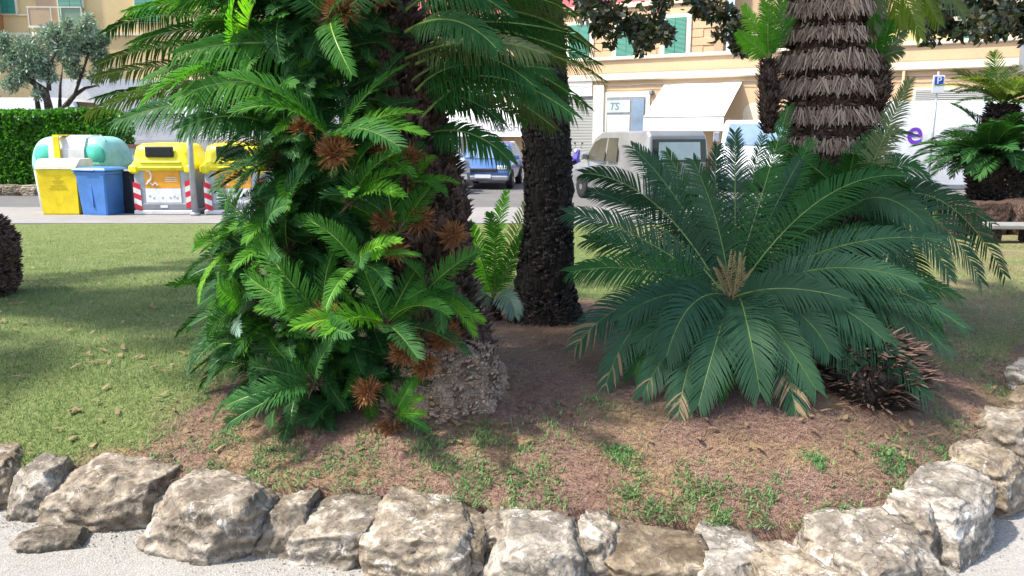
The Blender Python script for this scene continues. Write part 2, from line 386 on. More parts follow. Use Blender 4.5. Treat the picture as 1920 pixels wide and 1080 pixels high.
# ------------------------------------------------------------------ SETTING: ground, path, bed
def ground_sheet():
    xs = np.concatenate([np.linspace(-600, -30, 12), np.linspace(-28, 28, 60), np.linspace(30, 600, 12)])
    ys = np.concatenate([np.linspace(-60, 0, 8), np.linspace(1, 20, 60), np.linspace(22, 60, 14), np.linspace(80, 900, 10)])
    V = np.array([(x, y, ground_z(x, y)) for y in ys for x in xs]); n = len(xs)
    F = np.array([(j * n + i, j * n + i + 1, (j + 1) * n + i + 1, (j + 1) * n + i) for j in range(len(ys) - 1) for i in range(n - 1)])
    o = np_mesh('ground', V, F, M['asphalt'], smooth=True); o['kind'] = 'structure'
ground_sheet()
def path_sheet():
    xs = np.linspace(-14, 14, 160); V = []; F = []
    rows = [-6, 0, 1.2, 1.7, 2.1, None]
    for r in rows:
        for x in xs:
            y = wall_y(x) + .25 if r is None else min(r, wall_y(x) - .1 + r * .02)
            V.append((x, y, 0.0 + .006 * mnoise.noise(Vector((x * 2, y * 2, 0)))))
    n = len(xs)
    F = [(j * n + i, j * n + i + 1, (j + 1) * n + i + 1, (j + 1) * n + i) for j in range(len(rows) - 1) for i in range(n - 1)]
    o = np_mesh('gravel_path', np.array(V), np.array(F), M['gravel'], smooth=True); o['kind'] = 'structure'
path_sheet()

def dryness(x, y):
    """1 on the bare, needle-covered soil round the palms, 0 on the lawn"""
    d = min(math.hypot((x + .45) / 1.15, (y - 3.75) / 1.15), math.hypot((x - 1.0) / 1.75, (y - 3.95) / 1.5), math.hypot((x - .35) / 1.0, (y - 5.0) / 1.1))
    d = min(d, (y - wall_y(x) + .1) / .62 + (max(0, -1.2 - x) * .8))
    d += .25 * mnoise.noise(Vector((x * 1.7, y * 1.7, 9))) + .12 * mnoise.noise(Vector((x * 6, y * 6, 2)))
    k = 1 - sst(.85, 1.15, d)
    if x > 1.9 and y > 3.6: k = max(k, .45 + .5 * mnoise.noise(Vector((x * 1.5, y * 1.5, 5))))
    return max(0, min(1, k))
def bed():
    xs = np.concatenate([np.linspace(-14, -3.6, 40), np.linspace(-3.5, 3.5, 150), np.linspace(3.6, 14, 40)])
    ts = np.concatenate([np.linspace(0, .3, 90), np.linspace(.31, 1, 70)])
    V = []; D = []; n = len(xs)
    for x in xs: V.append((x, wall_y(x) + .10, -.05)); D.append(1)
    for t in ts:
        for x in xs:
            y0 = wall_y(x) + .10; y = y0 + t * (FAR_Y - y0); V.append((x, y, bed_z(x, y))); D.append(dryness(x, y))
    for x in xs: V.append((x, FAR_Y + .002, -.3)); D.append(.5)
    rows = len(ts) + 2
    F = np.array([(j * n + i, j * n + i + 1, (j + 1) * n + i + 1, (j + 1) * n + i) for j in range(rows - 1) for i in range(n - 1)])
    o = np_mesh('planting_bed', np.array(V), F, M['soil'], smooth=True); o['kind'] = 'structure'
    a = o.data.attributes.new('dry', 'FLOAT', 'POINT'); a.data.foreach_set('value', np.array(D, dtype=np.float32))
bed()
# pavement that carries the bins, with a kerb step down to the road
mb = MB(); mb.box((-6, 16.6, -.2), (34, 3.18, .2)); o = mb.build('pavement', M['paving']); o['kind'] = 'structure'

# grass blades, dry straw, weeds -------------------------------------------------
def blades(name, pts, hmin, hmax, w, lean, mat, flat=0):
    n = len(pts); P = np.array(pts, dtype=np.float32)
    az = rng.uniform(0, 2 * np.pi, n); h = rng.uniform(hmin, hmax, n); ln = rng.uniform(.2, 1, n) * lean
    if flat: el = rng.normal(.08, .14, n).clip(-.05, .6)
    tip = P.copy(); dx, dy = np.cos(az), np.sin(az)
    if flat:
        tip[:, 0] += dx * h * np.cos(el); tip[:, 1] += dy * h * np.cos(el); tip[:, 2] += np.abs(np.sin(el)) * h + .002
    else:
        tip[:, 0] += dx * h * ln; tip[:, 1] += dy * h * ln; tip[:, 2] += h * np.sqrt(np.maximum(.15, 1 - ln ** 2))
    W_ = (w * rng.uniform(.6, 1.3, n))[:, None]
    side = np.stack([-dy, dx, np.zeros(n)], 1) * W_ / 2
    mid = P * .5 + tip * .5; mid[:, 2] += h * (.16 if not flat else .07)
    V = np.empty((n, 5, 3), dtype=np.float32); V[:, 0] = P - side; V[:, 1] = P + side; V[:, 2] = mid + side * .8; V[:, 3] = mid - side * .8; V[:, 4] = tip
    b = (np.arange(n) * 5)[:, None]
    F = np.concatenate([b + np.array([[0, 1, 2]]), b + np.array([[0, 2, 3]]), b + np.array([[3, 2, 4]])])
    o = np_mesh(name, V.reshape(-1, 3), F, mat); o['kind'] = 'stuff'; return o
pts = []
while len(pts) < 240000:
    y = 3.0 + 11.8 * random.random() ** 1.5; x = random.uniform(-.72, .72) * (y + .4)
    if y < wall_y(x) + .12 or random.random() < dryness(x, y) * 1.02: continue
    pts.append((x, y, bed_z(x, y) - .002))
blades('lawn_grass', pts, .012, .034, .0034, 1.1, M['grass'])
pts = []
while len(pts) < 110000:
    y = 2.75 + 3.2 * random.random(); x = random.uniform(-.72, .72) * (y + .4)
    if y < wall_y(x) + .08 or random.random() > dryness(x, y) * 1.1: continue
    pts.append((x, y, bed_z(x, y) + random.random() * .008))
blades('dry_needle_litter', pts, .012, .05, .0022, 1, M['straw'], flat=1)
pts = []
while len(pts) < 900:
    y = 3.2 + 10 * random.random() ** 1.4; x = random.uniform(-.72, .72) * (y + .4)
    if y < wall_y(x) + .15: continue
    pts.append((x, y, bed_z(x, y) + .018))
blades('fallen_leaves', pts, .03, .07, .022, 1, M['f_dry'], flat=1)
pts = []
weed_px = [(390, 850, 55, 1), (560, 872, 60, .8), (470, 885, 60, .9), (660, 888, 70, .9), (800, 838, 40, .9), (835, 900, 45, 1), (925, 920, 75, 1.2), (1160, 855, 34, 1.8), (985, 865, 60, .6),
           (1185, 925, 40, .9), (1310, 935, 55, 1), (1335, 985, 40, 1), (1240, 972, 45, .9), (1530, 870, 20, 1.2), (1650, 852, 40, 1), (1700, 872, 40, 1.2), (1785, 890, 50, 1.3), (1600, 985, 45, 1.2), (1570, 1000, 30, 1),
           (1430, 930, 60, .5), (1120, 760, 40, .5), (1060, 800, 50, .4), (920, 820, 35, .8), (360, 745, 60, .45), (440, 800, 60, .4), (1870, 735, 40, .9), (1890, 700, 50, .8), (1780, 790, 40, .6), (1680, 940, 50, .5), (1720, 720, 40, .4), (280, 860, 40, .7), (1020, 940, 40, .7), (1450, 985, 50, .6)]
for px, py, r, dens in weed_px:
    c = T(px, py)
    for k in range(int(620 * dens * (r / 45) ** 1.4)):
        q = (r / FPX) * c.y * 1.05
        x, y = c.x + random.gauss(0, .62) * q, c.y + random.gauss(0, .62) * q * 1.3
        if y < wall_y(x) + .05 or mnoise.noise(Vector((x * 9, y * 9, 4))) + .45 * mnoise.noise(Vector((x * 25, y * 25, 1))) < random.uniform(-.35, .2): continue
        pts.append((x, y, bed_z(x, y) + random.random() ** 2 * .02))
blades('weeds', pts, .008, .03, .0055, 1.5, M['weed'])
pts = []
while len(pts) < 1800:
    y = 2.75 + 3.0 * random.random(); x = random.uniform(-.72, .72) * (y + .4)
    if y < wall_y(x) + .08 or random.random() > dryness(x, y) + .04: continue
    pts.append((x, y, bed_z(x, y) + .004 + random.random() * .012))
blades('fallen_leaflets', pts, .04, .11, .004, 1, M['f_dry'], flat=1)

# ------------------------------------------------------------------ dry-stone edging
def rock_mesh(size, seed, cuts=15, n=32):
    rr = random.Random(seed); sx, sy, sz = size[0] / 2, size[1] / 2, size[2] / 2
    V = []; idx = {}; F = []
    def vid(i, j, k):
        if (i, j, k) not in idx:
            idx[(i, j, k)] = len(V)
            p = Vector((2 * i / n - 1, 2 * j / n - 1, 2 * k / n - 1)); q = p.normalized() * max(abs(p.x), abs(p.y), abs(p.z))
            V.append(p * .98 + q * .03)
        return idx[(i, j, k)]
    for a in range(n):
        for b in range(n):
            F += [(vid(a, b, 0), vid(a, b + 1, 0), vid(a + 1, b + 1, 0), vid(a + 1, b, 0)), (vid(a, b, n), vid(a + 1, b, n), vid(a + 1, b + 1, n), vid(a, b + 1, n)),
                  (vid(a, 0, b), vid(a + 1, 0, b), vid(a + 1, 0, b + 1), vid(a, 0, b + 1)), (vid(a, n, b), vid(a, n, b + 1), vid(a + 1, n, b + 1), vid(a + 1, n, b)),
                  (vid(0, a, b), vid(0, a, b + 1), vid(0, a + 1, b + 1), vid(0, a + 1, b)), (vid(n, a, b), vid(n, a + 1, b), vid(n, a + 1, b + 1), vid(n, a, b + 1))]
    planes = []; sh = (rr.uniform(-.16, .16), rr.uniform(.02, .16), rr.uniform(-.12, .12), rr.uniform(-.14, .14))
    for c in range(cuts):
        nv = Vector((rr.gauss(0, 1), rr.gauss(0, 1), rr.gauss(0, .8))).normalized(); planes.append((nv, rr.uniform(.98, 1.34)))
    off = Vector((seed * 3.7, seed * 1.3, 0)); out = []
    for p in V:
        for nv, d in planes:
            e = p.dot(nv) - d
            if e > 0: p = p - nv * e * .93
        p = Vector((p.x + sh[0] * p.z + sh[2] * p.y, p.y + sh[1] * p.z, p.z + sh[3] * p.x))
        q = Vector((p.x * sx, p.y * sy, p.z * sz)); s = q * 6 + off
        dsp = .014 * mnoise.noise(s) + .010 * mnoise.noise(s * 2.6) + .009 * (1 - 2 * abs(mnoise.noise(s * 4.5))) + .006 * mnoise.noise(s * 11) + .003 * mnoise.noise(s * 24)
        lay = .003 * math.sin(q.z * 70 + 6 * mnoise.noise(s * .8))
        k = p.normalized(); m_ = max(.5, min(1, size[2] / .3))
        out.append(q + Vector((k.x, k.y, k.z)) * dsp * m_ + Vector((k.x, k.y, 0)) * lay)
    return out, F
def rock(size, seed, loc, rz, label, name='edging_stone', grp='stones edging the planting bed', tilt=(0, 0), mat='stone'):
    v, f = rock_mesh(size, seed); m_ = MB(); m_.add(v, f); o = m_.build(name, M[mat], smooth=True)
    o.location = loc; o.rotation_euler = (tilt[0], tilt[1], rz)
    return tag(o, label, 'stone', grp)
# pixel boxes of the front wall: x0, x1, ytop, ybottom, thickness, turn, label
front = [(-110, 22, 838, 955, .34, .1, 'pale stone cut off by the photo edge at the far end of the edging'),
         (14, 104, 850, 972, .30, .2, 'narrow upright tan stone beside the pale stone at the photo edge'),
         (88, 290, 858, 990, .36, -.1, 'wide tan boulder with a dark recess facing the gravel near the loose flat stone'),
         (268, 352, 862, 955, .30, .3, 'small white topped stone wedged behind two larger boulders'),
         (285, 490, 892, 1046, .36, -.15, 'big grey flat faced boulder with a dark shaded end'),
         (482, 572, 925, 1040, .30, .1, 'rough whitish crumbly stone between the grey boulder and a white topped one'),
         (560, 700, 925, 1058, .34, 0, 'white topped stone with a brown underside next to the large brown block'),
         (690, 888, 930, 1092, .36, -.03, 'large brown squared block with a smooth front face'),
         (845, 905, 955, 1085, .3, .25, 'thin upright brown stone leaning on the squared block'),
         (886, 975, 945, 1062, .28, .1, 'small black and white stone right of the leaning thin stone'),
         (915, 1108, 958, 1112, .36, -.2, 'broad brown sloping boulder with pale veins along its front'),
         (1092, 1168, 962, 1095, .28, .1, 'small stone with a bright white upright face'),
         (1140, 1340, 985, 1118, .36, .08, 'long low grey and cream stone in the middle of the lower edge'),
         (1320, 1450, 1000, 1128, .34, -.1, 'dark mottled lichen covered stone near the corner'),
         (1435, 1580, 1020, 1140, .34, .1, 'low dark brown rounded stone just before the corner boulder'),
         (1575, 1745, 968, 1135, .42, .5, 'grey corner boulder with a pointed top')]
for i, (x0, x1, yt, yb, th, tz, lab) in enumerate(front):
    B = on_z((x0 + x1) / 2, yb, 0); ax = B.y * CP + 1.6 * SP; w = (x1 - x0) * ax / FPX * 1.07
    h = at((x0 + x1) / 2, yt, B.y + th * .45).z; h = max(.09, min(.27, h * (.78 if i < 6 else .66)))
    rock((w, th, h + .10), 31 + i, (B.x, B.y + th * .42, h / 2 - .04), tz + R(-9), lab)
for i, (px, py, w, h) in enumerate([(108, 985, .10, .14), (288, 1005, .10, .13), (486, 1040, .09, .12), (566, 1050, .09, .13), (706, 1062, .08, .12), (900, 1090, .09, .12), (1100, 1098, .10, .13), (1330, 1110, .12, .12), (1572, 1120, .14, .14)]):
    B = on_z(px, py, 0); rock((w, .16, h), 160 + i, (B.x, B.y + .13, h / 2 - .02), .3 * i, ['small chink stone wedged low between two of the bigger edging stones', 'small chink stone filling a gap low in the edging'][0], 'chink_stone', 'chink stones in the edging')
# the side that runs away to the right: centre px, py at the top, widths
side = [((1745, 1052), .2, .2, .26, 'little white streaked stone tucked behind the corner boulder'),
        ((1800, 1030), .36, .30, .34, 'tall grey stone with a sloping face after the corner'),
        ((1872, 955), .30, .30, .36, 'grey stone with white veins along the side path'),
        ((1915, 880), .34, .30, .36, 'pale upright stone beside the side path at the photo edge'),
        ((1985, 830), .36, .30, .34, 'whitish stone furthest along the side path')]
for i, ((px, py), w, th, h, lab) in enumerate(side):
    B = on_z(px, py, 0.0); h = .19 + .015 * i; rock((w * 1.1, th, h + .08), 77 + i, (B.x - .02, B.y + .10, h / 2 - .03), R(40), lab)
for i in range(5):                    # the wall goes on out of sight
    x = 3.0 + i * .42; rock((.44, .3, .4), 90 + i, (x, wall_y(x) + .05, .13), R(42), 'grey edging stone further along the side path beyond the photo edge')
for i in range(4):
    x = -2.75 - i * .42; rock((.44, .3, .38), 97 + i, (x, wall_y(x) + .1, .12), R(-14), 'tan edging stone beyond the near end of the photo')
B = on_z(98, 1020, 0)
rock((.24, .13, .06), 55, (B.x, B.y, .012), R(8), 'loose flat tan stone lying on the gravel path', 'loose_stone', None)
for o in C.objects:
    if o.name.startswith('loose_stone') and 'group' in o.keys(): del o['group']

def pebbles(n):
    OCT = np.array([(1, 0, 0), (-1, 0, 0), (0, 1, 0), (0, -1, 0), (0, 0, 1), (0, 0, -1)], dtype=np.float32); FO = np.array([(0, 2, 4), (2, 1, 4), (1, 3, 4), (3, 0, 4), (2, 0, 5), (1, 2, 5), (3, 1, 5), (0, 3, 5)])
    V = np.empty((n, 6, 3), dtype=np.float32)
    for i in range(n):
        x = random.uniform(-2.6, 3.2); d = abs(random.gauss(0, .12)); sz = random.uniform(.0015, .0042) * (1.8 if random.random() < .03 else 1)
        V[i] = OCT * np.array([sz * random.uniform(.7, 1.4), sz * random.uniform(.7, 1.4), sz * .7]) @ np.array(Matrix.Rotation(random.random() * 6.28, 3, 'Z')) + np.array([x, wall_y(x) - .02 - d, .006])
    o = np_mesh('loose_grit', V.reshape(-1, 3), (np.arange(n) * 6)[:, None, None].repeat(8, 1).reshape(-1, 1) + np.tile(FO, (n, 1)), M['grit']); o['kind'] = 'stuff'
M['grit'] = leafmat('grit', [(.20, .18, .155), (.31, .29, .26), (.43, .41, .38)], .9, 0, island=1)
pebbles(5200)

# ------------------------------------------------------------------ cycads
def leaf_profile(t, pet):
    u = (t - pet) / (1 - pet)
    return min(1, (.35 + u * 5)) * (1 - .62 * max(0, (u - .35) / .65) ** 2.2)
def frond_geo(mb, P, S, n, ll, lw, pet=.12, vee=.5, droop=.18, jit=.08, rr=random, rad=.006, drytip=None, gravity=None, a0=1.2, a1=.55):
    """P: points along the rachis, S: sideways vector. Two rows of narrow pointed leaflets in a shallow V"""
    P = [Vector(p) for p in P]; m = len(P); S = Vector(S)
    mb.tube(P[::max(1, m // 12)] + [P[-1]], [rad * (1 - .8 * i / (len(P[::max(1, m // 12)]))) for i in range(len(P[::max(1, m // 12)]) + 1)], 4, 1)
    def samp(t):
        x = t * (m - 1); i = min(m - 2, int(x)); return P[i].lerp(P[i + 1], x - i), (P[i + 1] - P[i]).normalized()
    for i in range(n):
        for sd in (-1, 1):
            t = pet + (1 - pet) * (i + .5 + rr.uniform(-.3, .3)) / n
            if t >= 1 or rr.random() < .035: continue
            p, tg = samp(t); sv = (S - tg * S.dot(tg)).normalized(); nv = sv.cross(tg)
            u = (t - pet) / (1 - pet); a = a0 + (a1 - a0) * u + rr.uniform(-jit, jit); l = ll * leaf_profile(t, pet) * rr.uniform(.9, 1.06)
            v = vee + rr.uniform(-jit, jit)
            d = sv * (sd * math.cos(v) * math.sin(a)) + tg * math.cos(a) + nv * (math.sin(v) * math.sin(a))
            wv = (tg - d * tg.dot(d)).normalized() * (lw / 2)
            g = (gravity if gravity is not None else -nv)
            q1 = p + d * (l * .35) + g * (droop * l * .06); q2 = p + d * (l * .72) + g * (droop * l * .42); tip = p + d * (l * .98) + g * (droop * l)
            mi = 2 if (drytip and u > .72 + .2 * drytip * rr.random() and rr.random() < .3) else 0
            mb.add([p - wv * .7, p + wv * .7, q1 + wv, q1 - wv, q2 + wv * .75, q2 - wv * .75, tip], [(0, 1, 2, 3), (3, 2, 4, 5), (5, 4, 6)], mi)
def curve_local(e0, bendv, m=28, pw=1.3, lat=0):
    P = [Vector((0, 0, 0))]
    for i in range(m):
        t = (i + .5) / m; a = e0 - bendv * t ** pw; P.append(P[-1] + Vector((math.cos(a), lat * t, math.sin(a))) / m)
    return P
def bez(p0, p1, p2, m=30):
    return [p0 * (1 - t) ** 2 + p1 * 2 * t * (1 - t) + p2 * t * t for t in [i / m for i in range(m + 1)]]
FR = {}
def frond_variant(mat, k, ll=.24, n=56, lw=.0148):
    key = (mat, k, ll)
    if key not in FR:
        rr = random.Random(hash((mat, k)) % 999 if False else k * 17 + len(mat)); b = MB()
        e0, bd = [(1.0, .85), (.8, .75), (.65, .8), (1.15, 1.3), (.9, 1.05), (.5, .8)][k % 6]; bd += .12 * (k // 6); lt = rr.uniform(-.35, .35)
        frond_geo(b, curve_local(e0, bd, 28, 1.3, lt), (0, -1, 0), n, ll * rr.uniform(.85, 1.1), lw, .10, rr.uniform(.3, .6), .2, .14, rr, .009)
        me = bpy.data.meshes.new('frond'); me.from_pydata(b.v, [], b.f)
        me.materials.append(M[mat]); me.materials.append(M['rachis_bright' if mat in ('f_bright', 'f_yellow', 'f_mid') else 'rachis'])
        me.polygons.foreach_set('material_index', b.m); me.update(); FR[key] = me
    return FR[key]
def basis(A, az, tilt=0, roll=0):
    A = Vector(A).normalized(); u = A.orthogonal().normalized()
    ref = Vector((1, 0, 0)); u = ref - A * ref.dot(A)
    u = u.normalized() if u.length > .05 else A.orthogonal().normalized(); w = A.cross(u)
    O = u * math.cos(az) + w * math.sin(az); Yv = A.cross(O)
    m = Matrix((O, Yv, A)).transposed().to_4x4()
    return m @ Matrix.Rotation(tilt, 4, 'Y') @ Matrix.Rotation(roll, 4, 'X')
def place_frond(parent, mat, k, loc, A, az, L, tilt=0, roll=0, ll=.24, label=None):
    o = link('frond', frond_variant(mat, k, ll), parent)
    o.matrix_local = Matrix.Translation(loc) @ basis(A, az, tilt, roll) @ Matrix.Scale(L, 4)
    if label: o['label'] = label
    return o
def spikes(mb, c, r, n, ln, w, A=(0, 0, 1), spread=1.0, rr=random, mi=0, flat=1):
    A = Vector(A).normalized()
    for i in range(n):
        d = Vector((rr.gauss(0, 1), rr.gauss(0, 1), rr.gauss(0, 1))).normalized()
        d = (d * spread + A * .9).normalized(); s = Vector(c) + Vector((d.x, d.y, d.z * flat)) * r * rr.uniform(.35, 1)
        l = ln * rr.uniform(.6, 1.25); sd = d.orthogonal().normalized(); sd.rotate(Matrix.Rotation(rr.random() * 6.28, 3, d)); sd *= w / 2
        e = s + d * l + Vector((0, 0, -1)) * l * rr.uniform(0, .25)
        m_ = s.lerp(e, .5) + d.orthogonal() * l * .08
        mb.add([s - sd, s + sd, m_ + sd * .8, m_ - sd * .8, e], [(0, 1, 2, 3), (3, 2, 4)], mi)
def trunk_geo(mb, path, rad, n=40, m=60, amp=.025, fr=7, mi=0):
    path = [Vector(p) for p in path]; k = len(path); rings = []
    for j in range(m + 1):
        t = j / m * (k - 1); i = min(k - 2, int(t)); f = t - i; f2 = f * f * (3 - 2 * f)
        c = path[i].lerp(path[i + 1], f); r = rad[i] * (1 - f2) + rad[i + 1] * f2; ring = []
        for q in range(n):
            a = 2 * math.pi * q / n; d = Vector((math.cos(a), math.sin(a), 0)); p = c + d * r
            s = 1 + (amp / max(r, .05)) * (1.2 * mnoise.noise(p * fr) + .7 * mnoise.noise(p * fr * 2.7) + .4 * mnoise.noise(p * fr * 6))
            ring.append(c + d * r * s)
        rings.append(ring)
    mb.loft(rings, mi, True, True)
def scales(mb, path, rad, n, ln, w, up=.5, rr=random, mi=1, t0=0, t1=1, drop=0):
    """old leaf bases standing off a trunk"""
    path = [Vector(p) for p in path]; k = len(path)
    for _ in range(n):
        t = (t0 + (t1 - t0) * rr.random()) * (k - 1); i = min(k - 2, int(t)); f = t - i
        c = path[i].lerp(path[i + 1], f); r = rad[i] * (1 - f) + rad[i + 1] * f; a = rr.random() * 6.283
        d = Vector((math.cos(a), math.sin(a), 0)); p = c + d * r * .97; l = ln * rr.uniform(.6, 1.3)
        e = (d + Vector((0, 0, up + rr.gauss(0, .25)))).normalized(); sd = d.cross(Vector((0, 0, 1))) * (w / 2) * rr.uniform(.6, 1.3)
        md = p + e * l * .55; tp = p + e * l + Vector((0, 0, -drop * l)); th = Vector((0, 0, w * .25))
        mb.add([p - sd, p + sd, md + sd * .8 + th, md - sd * .8 + th, tp + sd * .25, tp - sd * .25, p - th * 2 + d * .002], [(0, 1, 2, 3), (3, 2, 4, 5), (1, 0, 6), (6, 0, 3, 5), (1, 6, 4, 2)], mi)

def open_out(S, P, org, k=.62):
    """turn a frond's blade part of the way round its stalk, as sagging fronds do, so that its flat side shows to the path"""
    tg = (P[20] - P[8]).normalized(); q = tg.cross((P[15] + org - EYE).normalized())
    if q.length < .05: return S
    q.normalize()
    if q.dot(S) < 0: q = -q
    return (S * (1 - k) + q * k).normalized()
# ---- the big clump with many offsets
YC = 3.78
g0 = T(770, 775); base_pt = Vector((at(770, 760, YC).x, YC, bed_z(at(770, 760, YC).x, YC)))
clump = thing('sago_palm', 'huge old sago palm smothered in bright green offsets above a cracked bark base', 'sago palm', base_pt, 0, 'sago palms in the bed')
def L1(px, py, Y): return at(px, py, Y) - base_pt
tp = [L1(835, 800, YC + .05), L1(830, 660, YC + .05), L1(800, 520, YC + .06), L1(785, 380, YC + .08), L1(750, 200, YC + .08), L1(705, 20, YC + .08), L1(670, -140, YC + .08)]
tr_ = [.29, .25, .215, .215, .195, .19, .19]
mb = MB(); trunk_geo(mb, tp[1:], tr_[1:], 40, 80, .03, 9); scales(mb, tp[1:], tr_[1:], 1900, .055, .03, .7, random, 1)
mb.build('trunk', [M['bark_brown'], M['scale_brown']], clump, True, False)
mb = MB()
mp = [L1(822, 850, YC - .10), L1(822, 790, YC - .10), L1(826, 710, YC - .06), L1(826, 650, YC - .02), L1(826, 610, YC + .03)]
trunk_geo(mb, mp, [.40, .36, .30, .25, .15], 100, 80, .05, 12); scales(mb, mp, [.41, .37, .31, .26, .16], 1500, .012, .026, .9, random, 1)
mb.build('bark_base', [M['bark_base'], M['scale_tan']], clump, True, False)
# inner stem on the shaded side, under the foliage
sp_ = [L1(640, 790, YC - .02), L1(600, 620, YC), L1(590, 430, YC + .05), L1(560, 220, YC + .08), L1(560, 0, YC + .1), L1(560, -120, YC + .1)]
mb = MB(); trunk_geo(mb, sp_, [.17, .16, .15, .13, .12, .11], 24, 50, .03, 9); scales(mb, sp_, [.17, .16, .15, .13, .12, .11], 900, .06, .03, .4)
mb.build('stem', [M['bark_dark'], M['scale_dark']], clump, True, False)
# offsets: px, py, depth offset, axis, list of (azimuth in the picture plane measured by target), n fronds, length, materials
def offset(px, py, dY, A, n, L, mats, tuft='scale_brown', r=.05, az0=None, span=6.283, ks=(0, 1, 2, 3, 4, 5), nm='offset', ntuft=110, ll=.24):
    r *= .6; c = L1(px, py, YC + dY); b = MB(); rr = random.Random(px * 7 + py)
    spikes(b, (0, 0, 0), r, ntuft, .045, .006, A, 1.0, rr)
    o = b.build(nm, [M[tuft]], clump, False, False); o.location = c; L *= 1.0
    for i in range(n):
        az = (rr.random() * 6.28 if az0 is None else az0 - span / 2) + span * i / max(1, n if span > 6 else n - 1) + rr.uniform(-.25, .25)
        k = ks[i % len(ks)] + 6 * rr.randrange(2)
        place_frond(o, mats[i % len(mats)], k, (0, 0, 0), A, az, L * rr.uniform(.8, 1.15), rr.uniform(-.15, .15), rr.uniform(-.3, .3), ll)
    return o
B_, Md, D_, O_ = 'f_bright', 'f_mid', 'f_dark', 'f_olive'
A_ = Vector
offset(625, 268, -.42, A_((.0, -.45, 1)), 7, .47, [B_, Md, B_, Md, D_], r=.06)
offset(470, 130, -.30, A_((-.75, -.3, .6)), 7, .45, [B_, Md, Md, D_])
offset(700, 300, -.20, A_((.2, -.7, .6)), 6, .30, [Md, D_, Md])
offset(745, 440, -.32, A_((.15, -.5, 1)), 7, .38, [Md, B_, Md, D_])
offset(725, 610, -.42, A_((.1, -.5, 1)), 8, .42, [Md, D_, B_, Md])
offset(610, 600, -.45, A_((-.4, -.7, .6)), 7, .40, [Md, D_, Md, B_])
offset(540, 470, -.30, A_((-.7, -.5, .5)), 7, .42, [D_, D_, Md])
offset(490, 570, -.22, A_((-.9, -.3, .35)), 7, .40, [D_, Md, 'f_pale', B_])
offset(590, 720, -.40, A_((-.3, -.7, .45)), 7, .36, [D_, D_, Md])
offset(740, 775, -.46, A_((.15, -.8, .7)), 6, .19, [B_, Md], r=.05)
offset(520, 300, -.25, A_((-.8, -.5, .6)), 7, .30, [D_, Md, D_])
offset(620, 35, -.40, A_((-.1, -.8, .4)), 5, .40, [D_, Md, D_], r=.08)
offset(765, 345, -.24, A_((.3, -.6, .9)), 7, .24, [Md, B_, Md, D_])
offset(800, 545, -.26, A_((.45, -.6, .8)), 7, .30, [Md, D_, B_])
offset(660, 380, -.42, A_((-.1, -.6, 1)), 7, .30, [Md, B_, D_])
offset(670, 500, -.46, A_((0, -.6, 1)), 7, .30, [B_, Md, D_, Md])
offset(450, 460, -.12, A_((-.9, -.3, .6)), 6, .30, [Md, D_, B_])
